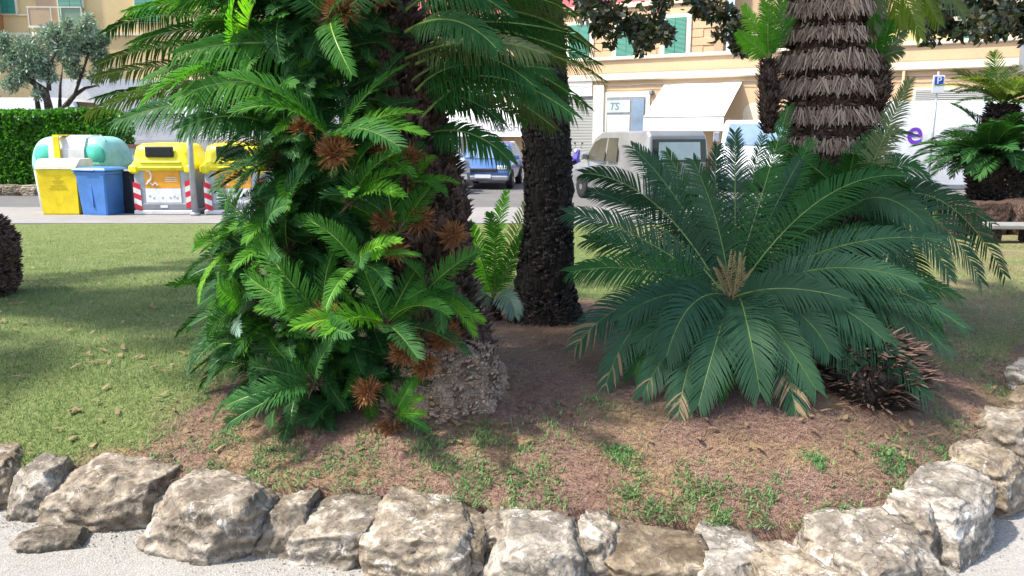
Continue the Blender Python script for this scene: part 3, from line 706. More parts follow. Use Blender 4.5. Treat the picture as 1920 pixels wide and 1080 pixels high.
# long dark fronds that reach out on either side from the upper trunk
def long_fronds(specs, mat_of, par, L0, ll=.135, n=84, lw=.0078):
    for i, (p0, p1, p2, d0, d1, d2, mat) in enumerate(specs):
        a, b_, c = (at(*p, YC + d) - L0 for p, d in ((p0, d0), (p1, d1), (p2, d2)))
        P = bez(a, b_, c); S = (b_ - a).cross(c - a)
        if S.length < 1e-4: S = Vector((0, -1, 0))
        S.normalize(); tg = (P[16] - P[14]).normalized()
        if S.cross(tg).z < 0: S = -S
        S = open_out(S, P, L0, .35); bb = MB(); frond_geo(bb, P, S, n, ll, lw, .1, .25, .5, .1, random, .008, None, Vector((0, 0, -1)))
        bb.build('frond', [M[mat], M['rachis']], par, False, False)
long_fronds([((560, 200), (330, 120), (165, 215), 0, -.1, -.2, O_), ((560, 150), (360, 40), (185, 120), 0, .1, .2, O_), ((540, 100), (330, -20), (200, 60), .05, .25, .4, D_),
             ((560, 230), (400, 150), (215, 230), 0, -.3, -.3, D_), ((560, 60), (420, -30), (240, 20), -.1, -.2, -.3, Md), ((590, 100), (500, 60), (330, 100), -.2, -.4, -.5, Md),
             ((600, 210), (470, 110), (330, 185), -.2, -.5, -.55, Md), ((540, 290), (380, 200), (215, 225), .1, .2, .35, 'f_dark'),
             ((760, 160), (930, 20), (1130, 150), -.05, -.1, -.1, O_), ((770, 130), (900, -20), (1085, 80), .05, .25, .35, D_), ((780, 190), (900, 80), (1075, 215), 0, -.3, -.4, D_),
             ((790, 240), (900, 140), (1045, 185), .05, .2, .35, O_), ((790, 210), (880, 160), (985, 225), .1, .3, .5, D_), ((790, 255), (880, 220), (955, 300), 0, -.15, -.2, D_),
             ((770, 90), (880, -60), (1050, 10), 0, -.1, -.2, D_), ((780, 60), (940, -40), (1110, 90), .1, .3, .5, O_),
             ((770, 60), (900, 20), (1060, 60), -.1, -.2, -.3, D_), ((760, 110), (890, 50), (1020, 100), -.1, -.3, -.4, O_), ((760, 20), (860, -70), (980, 50), -.1, -.2, -.2, D_), ((770, 150), (920, 50), (1100, 200), .1, .3, .4, D_), ((770, 0), (900, -80), (1080, 30), 0, .2, .3, O_), ((780, 170), (850, 90), (960, 140), -.1, -.2, -.2, D_), ((760, 60), (850, 0), (930, 90), -.2, -.4, -.5, D_),
             ((790, 220), (900, 100), (1030, 130), -.1, -.2, -.2, D_), ((780, 120), (890, 60), (1000, 160), -.15, -.3, -.4, D_), ((770, 80), (900, 10), (1120, 120), .1, .2, .2, D_), ((780, 200), (860, 150), (940, 230), .05, 0, 0, D_), ((770, 40), (850, -30), (1000, 0), .1, .3, .4, D_), ((780, 140), (880, 110), (1040, 240), .1, .3, .4, O_), ((770, 170), (870, 20), (1000, 70), .1, .2, .2, D_),
             ((560, 40), (420, -60), (300, -10), 0, .1, .2, D_), ((570, 90), (400, 20), (250, 80), -.1, -.2, -.3, D_), ((560, 160), (420, 70), (270, 150), -.1, -.2, -.2, Md), ((550, 210), (400, 130), (180, 185), .1, .1, .1, D_), ((560, 120), (470, 20), (380, 40), -.2, -.3, -.4, Md), ((540, 250), (440, 190), (340, 240), -.2, -.4, -.5, D_), ((560, 0), (450, -70), (330, 20), -.2, -.3, -.4, D_), ((560, 180), (380, 90), (175, 145), .15, .25, .3, O_)], None, clump, base_pt)
# dry heads (old cone and scale tufts) sitting on the trunk
def tuft(px, py, dY, r, n, mat, nm='dry_head', ln=.075, A=(0, -.6, .5), w=.007, par=None, org=None):
    b = MB()
    if mat == 'scale': r *= .8; ln *= .8; dY += .02; spikes(b, (0, 0, 0), r, int(n * 1.7), ln * .72, w * .8, A, 1.0, random); b.lathe([(r * .3, -r * .6), (r * .62, -r * .1), (r * .55, r * .3), (r * .1, r * .6)], (0, .02, 0), 10)
    o = b.build(nm, [M[mat]], par or clump, False, False); o.location = at(px, py, YC + dY) - (org if org is not None else base_pt); return o
for px, py, d, r, n, mt in [(640, 25, -.45, .075, 260, 'scale'), (500, 40, -.3, .07, 200, 'scale_brown'), (715, -5, -.2, .07, 220, 'scale'), (570, 240, -.45, .05, 140, 'scale'), (630, 290, -.5, .08, 260, 'scale'),
                            (725, 285, -.3, .07, 200, 'scale'), (722, 418, -.4, .05, 140, 'scale'), (742, 472, -.42, .05, 120, 'scale'), (612, 600, -.56, .08, 240, 'scale'), (762, 660, -.46, .07, 240, 'scale'),
                            (690, 735, -.48, .06, 200, 'scale'), (840, 400, -.15, .17, 620, 'scale_brown'), (860, 625, -.2, .13, 380, 'scale_brown'), (730, 800, -.45, .05, 120, 'scale'), (805, 345, -.1, .12, 300, 'scale_brown'), (790, 450, -.12, .1, 220, 'scale_brown'), (765, 300, -.24, .07, 200, 'scale'), (785, 415, -.26, .08, 220, 'scale'), (850, 445, -.24, .07, 200, 'scale'), (880, 400, -.14, .07, 200, 'scale_brown'), (835, 635, -.36, .08, 240, 'scale'), (880, 640, -.26, .07, 200, 'scale_brown'), (800, 690, -.42, .06, 180, 'scale'), (765, 160, -.2, .07, 200, 'scale_brown')]:
    tuft(px, py, d, r, n, mt)
# the mass of smaller shaded fronds packed between the offsets
def merged_fronds(name, parent, specs, mats):
    Vs = []; Fs = []; Ms = []; nv = 0
    allm = list(mats) + ['rachis']
    for mat, k, Mx in specs:
        me = frond_variant(mat, k); co = np.empty(len(me.vertices) * 3, dtype=np.float32); me.vertices.foreach_get('co', co); co = co.reshape(-1, 3)
        X = np.array(Mx); co = co @ X[:3, :3].T + X[:3, 3]
        Vs.append(co)
        for p in me.polygons: Fs.append(tuple(v + nv for v in p.vertices)); Ms.append(mats.index(mat) if p.material_index == 0 else len(mats))
        nv += len(co)
    me = bpy.data.meshes.new(name); me.from_pydata(np.concatenate(Vs).tolist(), [], Fs)
    for m_ in allm: me.materials.append(M[m_])
    me.polygons.foreach_set('material_index', Ms); me.update()
    return link(name, me, parent)
specs = []; rr = random.Random(5)
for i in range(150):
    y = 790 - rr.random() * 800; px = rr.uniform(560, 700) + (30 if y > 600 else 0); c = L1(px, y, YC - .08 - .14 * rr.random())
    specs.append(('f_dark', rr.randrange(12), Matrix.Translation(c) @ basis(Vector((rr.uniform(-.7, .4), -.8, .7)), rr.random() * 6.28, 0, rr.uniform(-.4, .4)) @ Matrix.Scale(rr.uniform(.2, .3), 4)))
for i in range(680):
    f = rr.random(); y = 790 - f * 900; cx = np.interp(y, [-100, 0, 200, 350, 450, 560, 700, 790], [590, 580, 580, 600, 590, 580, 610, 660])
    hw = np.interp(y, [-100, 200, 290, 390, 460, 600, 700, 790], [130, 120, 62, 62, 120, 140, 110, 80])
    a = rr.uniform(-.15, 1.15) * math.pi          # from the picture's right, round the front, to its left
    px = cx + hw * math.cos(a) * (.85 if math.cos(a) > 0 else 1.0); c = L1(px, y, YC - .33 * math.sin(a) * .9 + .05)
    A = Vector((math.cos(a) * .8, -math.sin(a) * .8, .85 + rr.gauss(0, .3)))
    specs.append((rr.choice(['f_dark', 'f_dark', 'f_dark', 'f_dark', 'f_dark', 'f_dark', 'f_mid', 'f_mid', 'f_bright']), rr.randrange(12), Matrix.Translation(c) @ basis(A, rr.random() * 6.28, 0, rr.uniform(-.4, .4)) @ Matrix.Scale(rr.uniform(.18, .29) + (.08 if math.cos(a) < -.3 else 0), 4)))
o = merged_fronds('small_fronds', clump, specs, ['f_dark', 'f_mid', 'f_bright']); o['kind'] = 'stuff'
# the crown on top, above the picture, that shades the bed
for i in range(16):
    place_frond(clump, ['f_dark', 'f_olive'][i % 2], 1 + i % 4, tp[-1] + Vector((0, 0, .05)), (0, 0, 1), i * 2.4, random.uniform(.85, 1.15), 0, random.uniform(-.2, .2), .15)

# ---- the sago palm in front, with long arching blue-green fronds
g = Vector((at(1372, 600, 4.15).x, 4.15, 0)); g.z = bed_z(g.x, g.y)
front_palm = thing('sago_palm', 'low sago palm with wide arching blue green fronds and a tan central flush', 'sago palm', g, 0, 'sago palms in the bed')
crown = at(1372, 575, 4.15) - g
mb = MB(); tpz = [Vector((0, 0, -.05)), Vector((0, 0, .15)), Vector((crown.x, crown.y, crown.z - .02))]
trunk_geo(mb, tpz, [.17, .16, .11], 24, 20, .02, 9); scales(mb, tpz, [.17, .16, .11], 500, .07, .025, .6)
mb.build('trunk', [M['bark_dark'], M['scale_brown']], front_palm, True, False)
mb = MB(); spikes(mb, crown, .06, 160, .08, .009, (0, -.2, 1), .9)
mb.build('bud', [M['scale']], front_palm, False, False)
def pix_frond(par, org, base_w, ctrl, tip, dc, dt, mat, Yc, ll=.16, n=88, lw=.0085, drytip=None, twist=0, vee=.3, rach='rachis'):
    a = Vector(base_w); c = at(*ctrl, Yc + dc); t = at(*tip, Yc + dt)
    P = [p - org for p in bez(a, c, t)]; S = (c - a).cross(t - a)
    if S.length < 1e-4: S = Vector((1, 0, 0))
    S.normalize(); tg = (P[18] - P[12]).normalized()
    N = S.cross(tg); ref = Vector((0, 0, 1)) if abs(tg.z) < .9 else Vector((0, -1, .3))
    if N.dot(ref) < 0: S = -S
    S = open_out(S, P, org)
    bb = MB(); frond_geo(bb, P, S, n, ll * random.uniform(.9, 1.08), lw, .1, vee, .3, .08, random, .0055, drytip, Vector((0, 0, -1)))
    return bb.build('frond', [M[mat], M[rach], M['f_dry']], par, False, False)
cw = at(1372, 565, 4.15)
FB, FD = 'f_blue', 'f_dark'
spec = [((1360, 430), (1300, 300), .15, .25, FB, 0), ((1378, 400), (1378, 248), .25, .45, FB, 0), ((1410, 430), (1478, 200), .2, .4, FD, 0), ((1440, 430), (1520, 265), .35, .6, FD, 0),
        ((1530, 310), (1700, 330), .2, .25, FD, 0), ((1560, 420), (1765, 450), .0, -.05, FB, 0), ((1590, 455), (1810, 615), -.15, -.3, FB, 0), ((1570, 500), (1735, 745), -.35, -.6, FB, 0),
        ((1500, 545), (1555, 660), -.35, -.5, FB, 0), ((1395, 560), (1425, 735), -.55, -.68, FB, 0), ((1460, 560), (1495, 790), -.35, -.72, FB, .55), ((1300, 590), (1268, 800), -.45, -.75, FB, .6),
        ((1290, 520), (1250, 668), -.45, -.55, FB, 0), ((1190, 530), (1135, 725), -.25, -.5, FB, .6), ((1240, 330), (1095, 325), .15, .2, FB, 0), ((1270, 350), (1185, 275), .3, .5, FB, 0),
        ((1200, 420), (1065, 400), .05, .1, FB, 0), ((1210, 480), (1070, 510), -.05, -.1, FD, 0), ((1170, 520), (1080, 650), -.15, -.3, FB, .35), ((1650, 470), (1800, 560), .1, .1, FD, 0),
        ((1330, 420), (1250, 285), .45, .8, FD, 0), ((1450, 380), (1570, 330), .5, .85, FD, 0), ((1600, 520), (1700, 690), -.1, -.3, FD, 0), ((1240, 560), (1190, 700), -.3, -.45, FD, 0),
        ((1390, 430), (1430, 255), .5, .85, FD, 0), ((1480, 470), (1640, 420), .4, .7, FD, 0), ((1350, 590), (1340, 730), -.5, -.6, FD, 0), ((1520, 540), (1620, 700), -.35, -.5, FB, 0),
        ((1230, 380), (1110, 360), .2, .35, FB, 0), ((1290, 400), (1215, 300), .3, .45, FD, 0), ((1330, 400), (1345, 275), .3, .5, FB, 0), ((1220, 450), (1100, 450), .15, .25, FD, 0), ((1250, 520), (1160, 600), -.2, -.3, FB, 0),
        ((1290, 560), (1205, 740), -.35, -.6, FB, .7), ((1540, 460), (1720, 530), -.1, -.25, FB, 0), ((1520, 500), (1660, 640), -.3, -.5, FB, 0), ((1600, 470), (1780, 660), -.1, -.3, FB, 0), ((1480, 430), (1610, 380), .3, .5, FD, 0),
        ((1450, 520), (1590, 560), -.25, -.4, FB, 0), ((1420, 550), (1530, 730), -.45, -.65, FB, 0), ((1360, 570), (1310, 760), -.5, -.72, FB, 0), ((1440, 400), (1500, 300), .3, .5, FB, 0), ((1310, 560), (1200, 640), -.3, -.4, FB, 0)]
for ct, tp_, dc, dt, mt, dry in spec:
    pix_frond(front_palm, g, cw + Vector((random.uniform(-.04, .04), random.uniform(-.04, .04), random.uniform(-.02, .02))), ct, tp_, dc, dt, mt, 4.15, drytip=dry or None, ll=.175)
# the young flush: pale upright furled fronds
for i in range(16):
    a = random.uniform(-.9, .9); px = 1372 + 45 * math.sin(a) + random.uniform(-8, 8); py = 565 - (45 + 55 * math.cos(a * 1.4) * random.uniform(.6, 1.15))
    bb = MB(); p0 = cw - g + Vector((random.uniform(-.05, .05), random.uniform(-.06, 0), -.02)); p2 = at(px, py, 4.15 - .06 + random.uniform(-.05, .05)) - g
    frond_geo(bb, bez(p0, (p0 + p2) / 2 + Vector((0, 0, .04)), p2, 12), (1, 0, 0), 18, .032, .005, .25, 1.0, .05, .15, random, .006)
    bb.build('young_frond', [M['flush'], M['flush']], front_palm, False, False)

# ---- slim dark trunk palm in the middle
g = T(1025, 600); g = Vector((g.x, g.y, bed_z(g.x, g.y)))
mid_palm = thing('sago_palm', 'tall sago palm with a slim black brown trunk standing in deep shade', 'sago palm', g, 0, 'sago palms in the bed')
tps = [Vector((0, 0, -.05)), Vector((-.02, 0, .25)), at(1030, 400, g.y) - g, at(1022, 200, g.y) - g, at(1005, 0, g.y) - g, at(995, -130, g.y) - g]
rd = [.27, .19, .155, .15, .155, .17]
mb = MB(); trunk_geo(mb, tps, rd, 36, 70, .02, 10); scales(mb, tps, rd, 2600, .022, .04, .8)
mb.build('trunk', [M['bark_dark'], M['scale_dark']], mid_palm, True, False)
for i in range(18):
    place_frond(mid_palm, ['f_dark', 'f_olive'][i % 2], i % 5, tps[-1] + Vector((0, 0, .03)), (0, 0, 1), i * 2.4, random.uniform(1.0, 1.3), 0, random.uniform(-.2, .2), .14)
mb = MB(); spikes(mb, (0, 0, 0), .1, 300, .1, .008, (0, -.5, .6), 1.2); o = mb.build('dry_skirt', [M['scale_dark']], mid_palm, False, False); o.location = (0, -.15, .05)

# ---- bright seedling palm that grows between them
g = T(925, 600); g.y += .0
pup = thing('sago_palm', 'young sago palm with upright lime fronds between the huge clump and the dark trunk', 'sago palm', (g.x, g.y, bed_z(g.x, g.y)), 0, 'sago palms in the bed')
gp = Vector(pup.location)
mb = MB(); sp2 = [Vector((0, 0, -.03)), at(925, 560, g.y) - gp]; trunk_geo(mb, sp2, [.06, .045], 14, 8, .01, 9); scales(mb, sp2, [.06, .045], 60, .04, .015)
mb.build('trunk', [M['bark_brown'], M['scale_brown']], pup, True, False)
p0 = at(925, 560, g.y)
for ct, tp_, dc, dt, mt in [((925, 440), (950, 360), 0, .0, B_), ((900, 470), (880, 420), -.1, -.15, B_), ((960, 450), (1005, 350), .05, .1, 'f_yellow'), ((935, 450), (920, 400), -.1, -.2, Md), ((955, 500), (985, 430), -.05, -.1, Md),
                            ((880, 540), (860, 590), -.2, -.3, 'f_pale'), ((960, 540), (965, 590), -.15, -.25, 'f_pale'), ((900, 500), (865, 480), .1, .15, Md)]:
    pix_frond(pup, gp, p0, ct, tp_, dc, dt, mt, g.y, .13, 40, .011)

# ---- thick ringed trunk palm
g = Vector((at(1555, 560, 5.6).x, 5.6, 0)); g.z = bed_z(g.x, g.y)
ring_palm = thing('sago_palm', 'tall sago palm with a thick trunk ringed by shaggy pale leaf bases', 'sago palm', g, 0, 'sago palms in the bed')
rp = [Vector((0, 0, -.05)), at(1556, 400, 5.6) - g, at(1556, 200, 5.6) - g, at(1556, 0, 5.6) - g, at(1556, -170, 5.6) - g]
mb = MB(); trunk_geo(mb, rp, [.36, .31, .27, .25, .24], 40, 60, .02, 8); scales(mb, rp, [.36, .31, .27, .25, .24], 2600, .07, .03, .1, random, 1)
mb.build('trunk', [M['bark_brown'], M['scale_brown']], ring_palm, True, False)
def ring_band(py, hpx, r, n, mat):
    c = at(1556, py, 5.6) - g; b = MB(); h = hpx * 5.8 / FPX
    for i in range(n):
        a = random.random() * 6.283; d = Vector((math.cos(a), math.sin(a), 0)); z = random.uniform(-.5, .5) ** 3 * 4 * h * .5
        p = c + d * (r * .9) + Vector((0, 0, z + h * .25)); l = h * random.uniform(.7, 1.25); sd = Vector((-d.y, d.x, 0)) * random.uniform(.003, .008)
        tw = Vector((-d.y, d.x, 0)) * random.gauss(0, .35)
        q = p + (d * .75 + tw + Vector((0, 0, .15))) * l * .55; e = q + (d * .35 + tw + Vector((0, 0, -.95))) * l * .6
        b.add([p - sd, p + sd, q + sd, q - sd, e + sd * .35, e - sd * .35], [(0, 1, 2, 3), (3, 2, 4, 5)], 0)
    b.build('leaf_base_ring', [M[mat]], ring_palm, False, False)
for py, hp, r, n in [(-25, 45, .25, 420), (28, 46, .255, 460), (72, 40, .26, 460), (122, 46, .285, 520), (168, 44, .285, 480), (222, 44, .275, 460), (275, 40, .30, 360)]:
    ring_band(py, hp * .86, r, int(n * 2.4), 'scale_grey')
for i in range(26):
    place_frond(ring_palm, ['f_olive', 'f_yellow', 'f_dark'][i % 3], i % 6, rp[-1] + Vector((0, 0, .03)), (0, 0, 1), i * 2.4, random.uniform(1.1, 1.4), random.uniform(0, .35), random.uniform(-.2, .2), .15)
def side_offset(px, pyb, pyt, Y, r0, mats, tipsx, nm='offset'):
    """an upright offset: shaggy bulb from pyb to pyt with upright fronds on it"""
    a = at(px, pyb, Y) - g; b_ = at(px, pyt, Y) - g; b = MB()
    trunk_geo(b, [a, (a + b_) / 2, b_], [r0 * .5, r0, r0 * .6], 16, 16, .01, 9); scales(b, [a, (a + b_) / 2, b_], [r0 * .5, r0, r0 * .6], 420, .05, .012, .9)
    o = b.build(nm, [M['bark_brown'], M['scale_brown']], ring_palm, True, False)
    for i, (cx, cy, tx, ty, dd) in enumerate(tipsx):
        pix_frond(o, g, b_ + g, (cx, cy), (tx, ty), dd * .5, dd, mats[i % len(mats)], Y, .10, 44, .0085)
    return o
side_offset(1442, 250, 110, 5.35, .065, [B_, 'f_mid', B_, 'f_mid', 'f_bright'], [(1440, 60, 1430, -10, .0), (1448, 50, 1475, -20, -.1), (1425, 70, 1395, 10, .1), (1455, 70, 1490, 30, .1), (1435, 40, 1450, -40, -.15), (1420, 90, 1385, 60, -.1)])
side_offset(1640, 215, 115, 5.4, .10, ['f_mid', 'f_olive'], [(1655, 80, 1670, 40, 0), (1665, 90, 1700, 60, .1), (1645, 70, 1640, 30, -.1), (1660, 100, 1690, 95, -.1)])
# yellow-green fronds that droop from its crown into the picture
for ct, tp_, dc, dt, mt in [((1660, -70), (1690, 60), .1, .1, 'f_yellow'), ((1700, -80), (1760, 45), .2, .2, 'f_yellow'), ((1650, -60), (1640, 55), -.2, -.3, 'f_olive'), ((1720, -90), (1810, 30), -.1, -.1, 'f_olive'), ((1690, -60), (1725, 70), -.2, -.3, 'f_yellow')]:
    pix_frond(ring_palm, g, rp[-1] + g, ct, tp_, dc, dt, mt, 5.6, .16, 64, .011, rach='rachis')

# ---- leafy palm behind the front one, at the foot of the ringed trunk
YB = 5.0
g = Vector((at(1600, 470, YB).x, YB, 0)); g.z = bed_z(g.x, g.y)
back_palm = thing('sago_palm', 'dense dark sago palm at the foot of the ringed trunk with fronds drooping over lawn', 'sago palm', g, 0, 'sago palms in the bed')
cwb = at(1590, 400, YB); cb = cwb - g
mb = MB(); tz = [Vector((0, 0, -.05)), Vector((0, 0, .3)), cb]; trunk_geo(mb, tz, [.2, .18, .12], 24, 20, .02, 9); scales(mb, tz, [.2, .18, .12], 500, .07, .025, .6)
mb.build('trunk', [M['bark_dark'], M['scale_brown']], back_palm, True, False)
for ct, tp_, dc, dt, mt in [((1640, 290), (1706, 150), .0, .1, 'f_olive'), ((1540, 300), (1440, 270), -.1, -.2, FD), ((1500, 300), (1420, 330), .1, .2, FD), ((1610, 220), (1720, 255), .1, .2, FD),
                            ((1680, 260), (1745, 340), .0, .0, FD), ((1700, 300), (1790, 400), .1, .15, FB), ((1760, 280), (1885, 520), .0, .0, FB), ((1750, 330), (1840, 530), -.15, -.2, FB), ((1720, 360), (1780, 520), -.2, -.3, FB),
                            ((1700, 310), (1860, 420), .2, .35, FB), ((1640, 300), (1700, 350), -.2, -.35, FD), ((1560, 320), (1500, 420), -.3, -.4, FD), ((1660, 400), (1720, 560), -.25, -.4, FB), ((1650, 330), (1735, 420), -.25, -.4, FB),
                            ((1580, 300), (1540, 285), .3, .5, FD), ((1640, 300), (1690, 290), .3, .6, FD), ((1600, 300), (1600, 290), -.3, -.5, FD), ((1530, 350), (1430, 400), -.1, -.1, FD), ((1720, 420), (1760, 640), -.1, -.15, FD)]:
    pix_frond(back_palm, g, cwb + Vector((random.uniform(-.05, .05), random.uniform(-.05, .05), 0)), ct, tp_, dc, dt, mt, YB, .17, 66, .0105, rach='rachis')

# ---- dark shaggy stump on the right of the front palm
g = T(1645, 755); g = Vector((g.x, g.y + .12, bed_z(g.x, g.y + .12)))
mb = MB(); pz = [Vector((0, 0, -.04)), Vector((0, 0, .1)), Vector((.0, 0, .22)), Vector((0, 0, .27))]
trunk_geo(mb, pz, [.2, .23, .17, .06], 26, 16, .03, 8); scales(mb, pz, [.2, .23, .17, .06], 900, .09, .016, .3)
o = mb.build('palm_stump', [M['bark_dark'], M['scale_brown']], None, True, False); o.location = g
tag(o, 'squat dark brown shaggy palm stump under the drooping fronds beside the front palm', 'palm stump')
# ---- rounded brown stump at the photo edge
g = T(-88, 565); g = Vector((g.x, g.y + .25, bed_z(g.x, g.y + .25)))
mb = MB(); pz = [Vector((0, 0, -.05)), Vector((0, 0, .18)), Vector((0, 0, .45)), Vector((0, 0, .6)), Vector((0, 0, .68))]
trunk_geo(mb, pz, [.27, .33, .34, .26, .08], 40, 30, .03, 7); scales(mb, pz, [.27, .33, .34, .26, .08], 1500, .05, .035, .4)
o = mb.build('palm_stump', [M['bark_brown'], M['scale_brown']], None, True, False); o.location = g
tag(o, 'rounded brown bark stump standing on the lawn at the photo edge', 'palm stump')

# ---- potted-looking sago palm on the raised stone bed at the far right
YR = 14.2
g = Vector((at(1872, 372, YR).x, YR, 0)); g.z = .40
far_palm = thing('sago_palm', 'far two tiered sago palm with a fat brown trunk behind the low stone bench', 'sago palm', g, 0, 'sago palms in the bed')
rt = [Vector((0, 0, -.1)), at(1872, 360, YR) - g, at(1872, 310, YR) - g, at(1872, 296, YR) - g]
mb = MB(); trunk_geo(mb, rt, [.44, .44, .50, .36], 36, 30, .04, 6); scales(mb, rt, [.44, .44, .50, .36], 1500, .1, .06, .5)
mb.build('trunk', [M['bark_dark'], M['scale_dark']], far_palm, True, False)
c1 = at(1858, 298, YR) - g; c2 = at(1880, 195, YR + .2) - g
mb = MB(); trunk_geo(mb, [rt[-1], c2], [.34, .22], 20, 20, .03, 6); scales(mb, [rt[-1], c2], [.34, .22], 500, .1, .05, .5)
mb.build('upper_trunk', [M['bark_dark'], M['scale_dark']], far_palm, True, False)
for i in range(72): place_frond(far_palm, ['f_dark', 'f_dark', 'f_dark'][i % 3], [0, 3, 4, 1, 2, 9, 10][i % 7], c1, (0, 0, 1), i * 2.4, random.uniform(1.0, 1.3), random.uniform(-.25, .75), random.uniform(-.3, .3), .26)
for i in range(30): place_frond(far_palm, ['f_olive', 'f_yellow', 'f_mid'][i % 3], [0, 1, 2, 4][i % 4], c2, (0, 0, 1), i * 2.4, random.uniform(.9, 1.15), random.uniform(-.3, .5), random.uniform(-.3, .3), .26)
# low stone bench / slab at the photo edge
g = at(1945, 430, 11.8); bench = thing('stone_bench', 'low pale slab bench on dark stone legs at the photo edge', 'bench', (g.x, g.y, bed_z(g.x, g.y)), R(-4))
mb = MB(); mb.box((.0, 0, .24), (1.5, .42, .07), 0, 0, .015); mb.build('seat', M['paving'], bench)
for s in (-1, 0, 1):
    mb = MB(); mb.box((s * .55 - .1, 0, .10), (.16, .34, .205), 0, 0, .02); mb.build('leg', M['bark_dark'], bench)
g = at(1930, 390, 13.4)
mb = MB(); mb.box((g.x + 2.2, 14.35, .04), (7.2, 1.6, .72), 0, 0, .08); o = mb.build('raised_bed', M['soil']); o['kind'] = 'structure'
for i, (dx, w, h, lab) in enumerate([(-.75, .8, .30, 'brown rough retaining stone left of its neighbour behind the slab bench'), (.05, .8, .34, 'brown rough retaining stone behind the slab bench at the photo edge'), (.9, .9, .32, 'brown rough retaining stone beyond the photo edge behind the bench')]):
    rock((w * 1.25, .6, h + .42), 120 + i, (g.x + dx * 1.2, 13.35, bed_z(g.x, 13.3) + h / 2 + .02), 0, lab, 'retaining_stone', 'stones of the raised bed', mat='bark_brown')

# ------------------------------------------------------------------ text helper
def text_mesh(txt, size, mat, parent, loc, rot, name, ext=.004, shear=0):
    cu = bpy.data.curves.new('t', 'FONT'); cu.body = txt; cu.size = size; cu.align_x = 'CENTER'; cu.align_y = 'CENTER'; cu.extrude = ext; cu.shear = shear
    cu.offset = size * .012
    t = bpy.data.objects.new('t', cu); COL.objects.link(t); dg = bpy.context.evaluated_depsgraph_get(); dg.update()
    me = bpy.data.meshes.new_from_object(t.evaluated_get(dg)); bpy.data.objects.remove(t); bpy.data.curves.remove(cu)
    me.materials.clear(); me.materials.append(M[mat]); o = link(name, me, parent); o.location = loc; o.rotation_euler = rot; return o

# ------------------------------------------------------------------ bins on the pavement
PZ = -.1; YBIN = on_z(200, 403, PZ).y
def bx(px, Y=None): return at(px, 400, Y or YBIN).x
sc = (YBIN * CP + 1.7 * SP) / FPX
# yellow paper bin
x0, x1 = 76, 150; w = (x1 - x0) * sc; h = 1.13
yb = thing('recycling_bin', 'plain tall yellow bin with a pale sloping lid and embossed lines', 'bin', (bx(113), YBIN + .32, PZ), 0, 'bins on the pavement')
mb = MB(); mb.loft([[(-w / 2 + k, -.32 + k, z), (w / 2 - k, -.32 + k, z), (w / 2 - k, .32 - k, z), (-w / 2 + k, .32 - k, z)] for z, k in ((0, .05), (.03, .035), (.9, .0), (.92, .0))], 0, True, True); mb.build('body', M['yellow'], yb)
mb = MB(); mb.prism([(-.345, .93), (-.345, .99), (-.16, h), (.30, h), (.345, 1.06), (.345, .93)], -w / 2 - .02, w / 2 + .02, 0, 'yz'); mb.build('lid', M['yellow_pale'], yb)
for i, (z, ww) in enumerate([(.80, .16), (.75, .10), (.70, .22), (.65, .16), (.60, .30), (.545, .36)]):
    mb = MB(); k = .035 - .035 * z / .9; mb.box((0, -.32 + k - .002, z), (ww, .01, .014)); mb.build('embossed_line', M['ink_y'], yb)
# blue wheelie bin and the black one beside it
def wheelie(name, label, m1, m2, px, w, h, dY, rz):
    t = thing(name, label, 'bin', (bx(px), YBIN + dY, PZ), rz, 'bins on the pavement')
    d = .62; mb = MB()
    mb.loft([[(-w / 2 * k, -d / 2 * k, z), (-w / 2 * k + .03, -d / 2 * k - .02, z), (w / 2 * k - .03, -d / 2 * k - .02, z), (w / 2 * k, -d / 2 * k, z), (w / 2 * k, d / 2 * k, z), (-w / 2 * k, d / 2 * k, z)] for z, k in ((.0, .76), (.05, .78), (h * .62, .88), (h * .86, .92))], 0, True, True)
    mb.box((-.0, -d / 2 * .84 - .025, h * .42), (.03, .02, h * .5)); mb.build('body', M[m1], t)
    mb = MB(); mb.box((0, 0, h * .885), (w, d * 1.02, h * .07), 0, 0, .02); mb.build('rim', M[m1], t)
    mb = MB(); mb.loft([[(-w / 2 * k, -d * .53 * k, z), (w / 2 * k, -d * .53 * k, z), (w / 2 * k, d * .5 * k, z), (-w / 2 * k, d * .5 * k, z)] for z, k in ((h * .925, 1.03), (h * .95, 1.03), (h * .985, .93), (h, .7))], 0, True, True); mb.build('lid', M[m1], t)
    mb = MB(); mb.box((0, -d * .55, h * .935), (w * .4, .03, .03), 0, 0, .01); mb.build('handle', M[m2], t)
    for s in (-1, 1):
        mb = MB(); mb.lathe([(.09, -.025), (.10, 0), (.09, .025)], (s * w * .33, d / 2 * .85, .10), 14, 'x'); mb.build('wheel', M['rubber'], t)
    return t
wheelie('wheelie_bin', 'blue wheelie bin standing in front of the aqua container', 'blue', 'blue_d', 186, .78, .97, .20, R(-14))
wheelie('wheelie_bin', 'black wheelie bin squeezed between the blue bin and the yellow lidded container', 'black', 'black', 226, .55, .93, .62, R(-14))
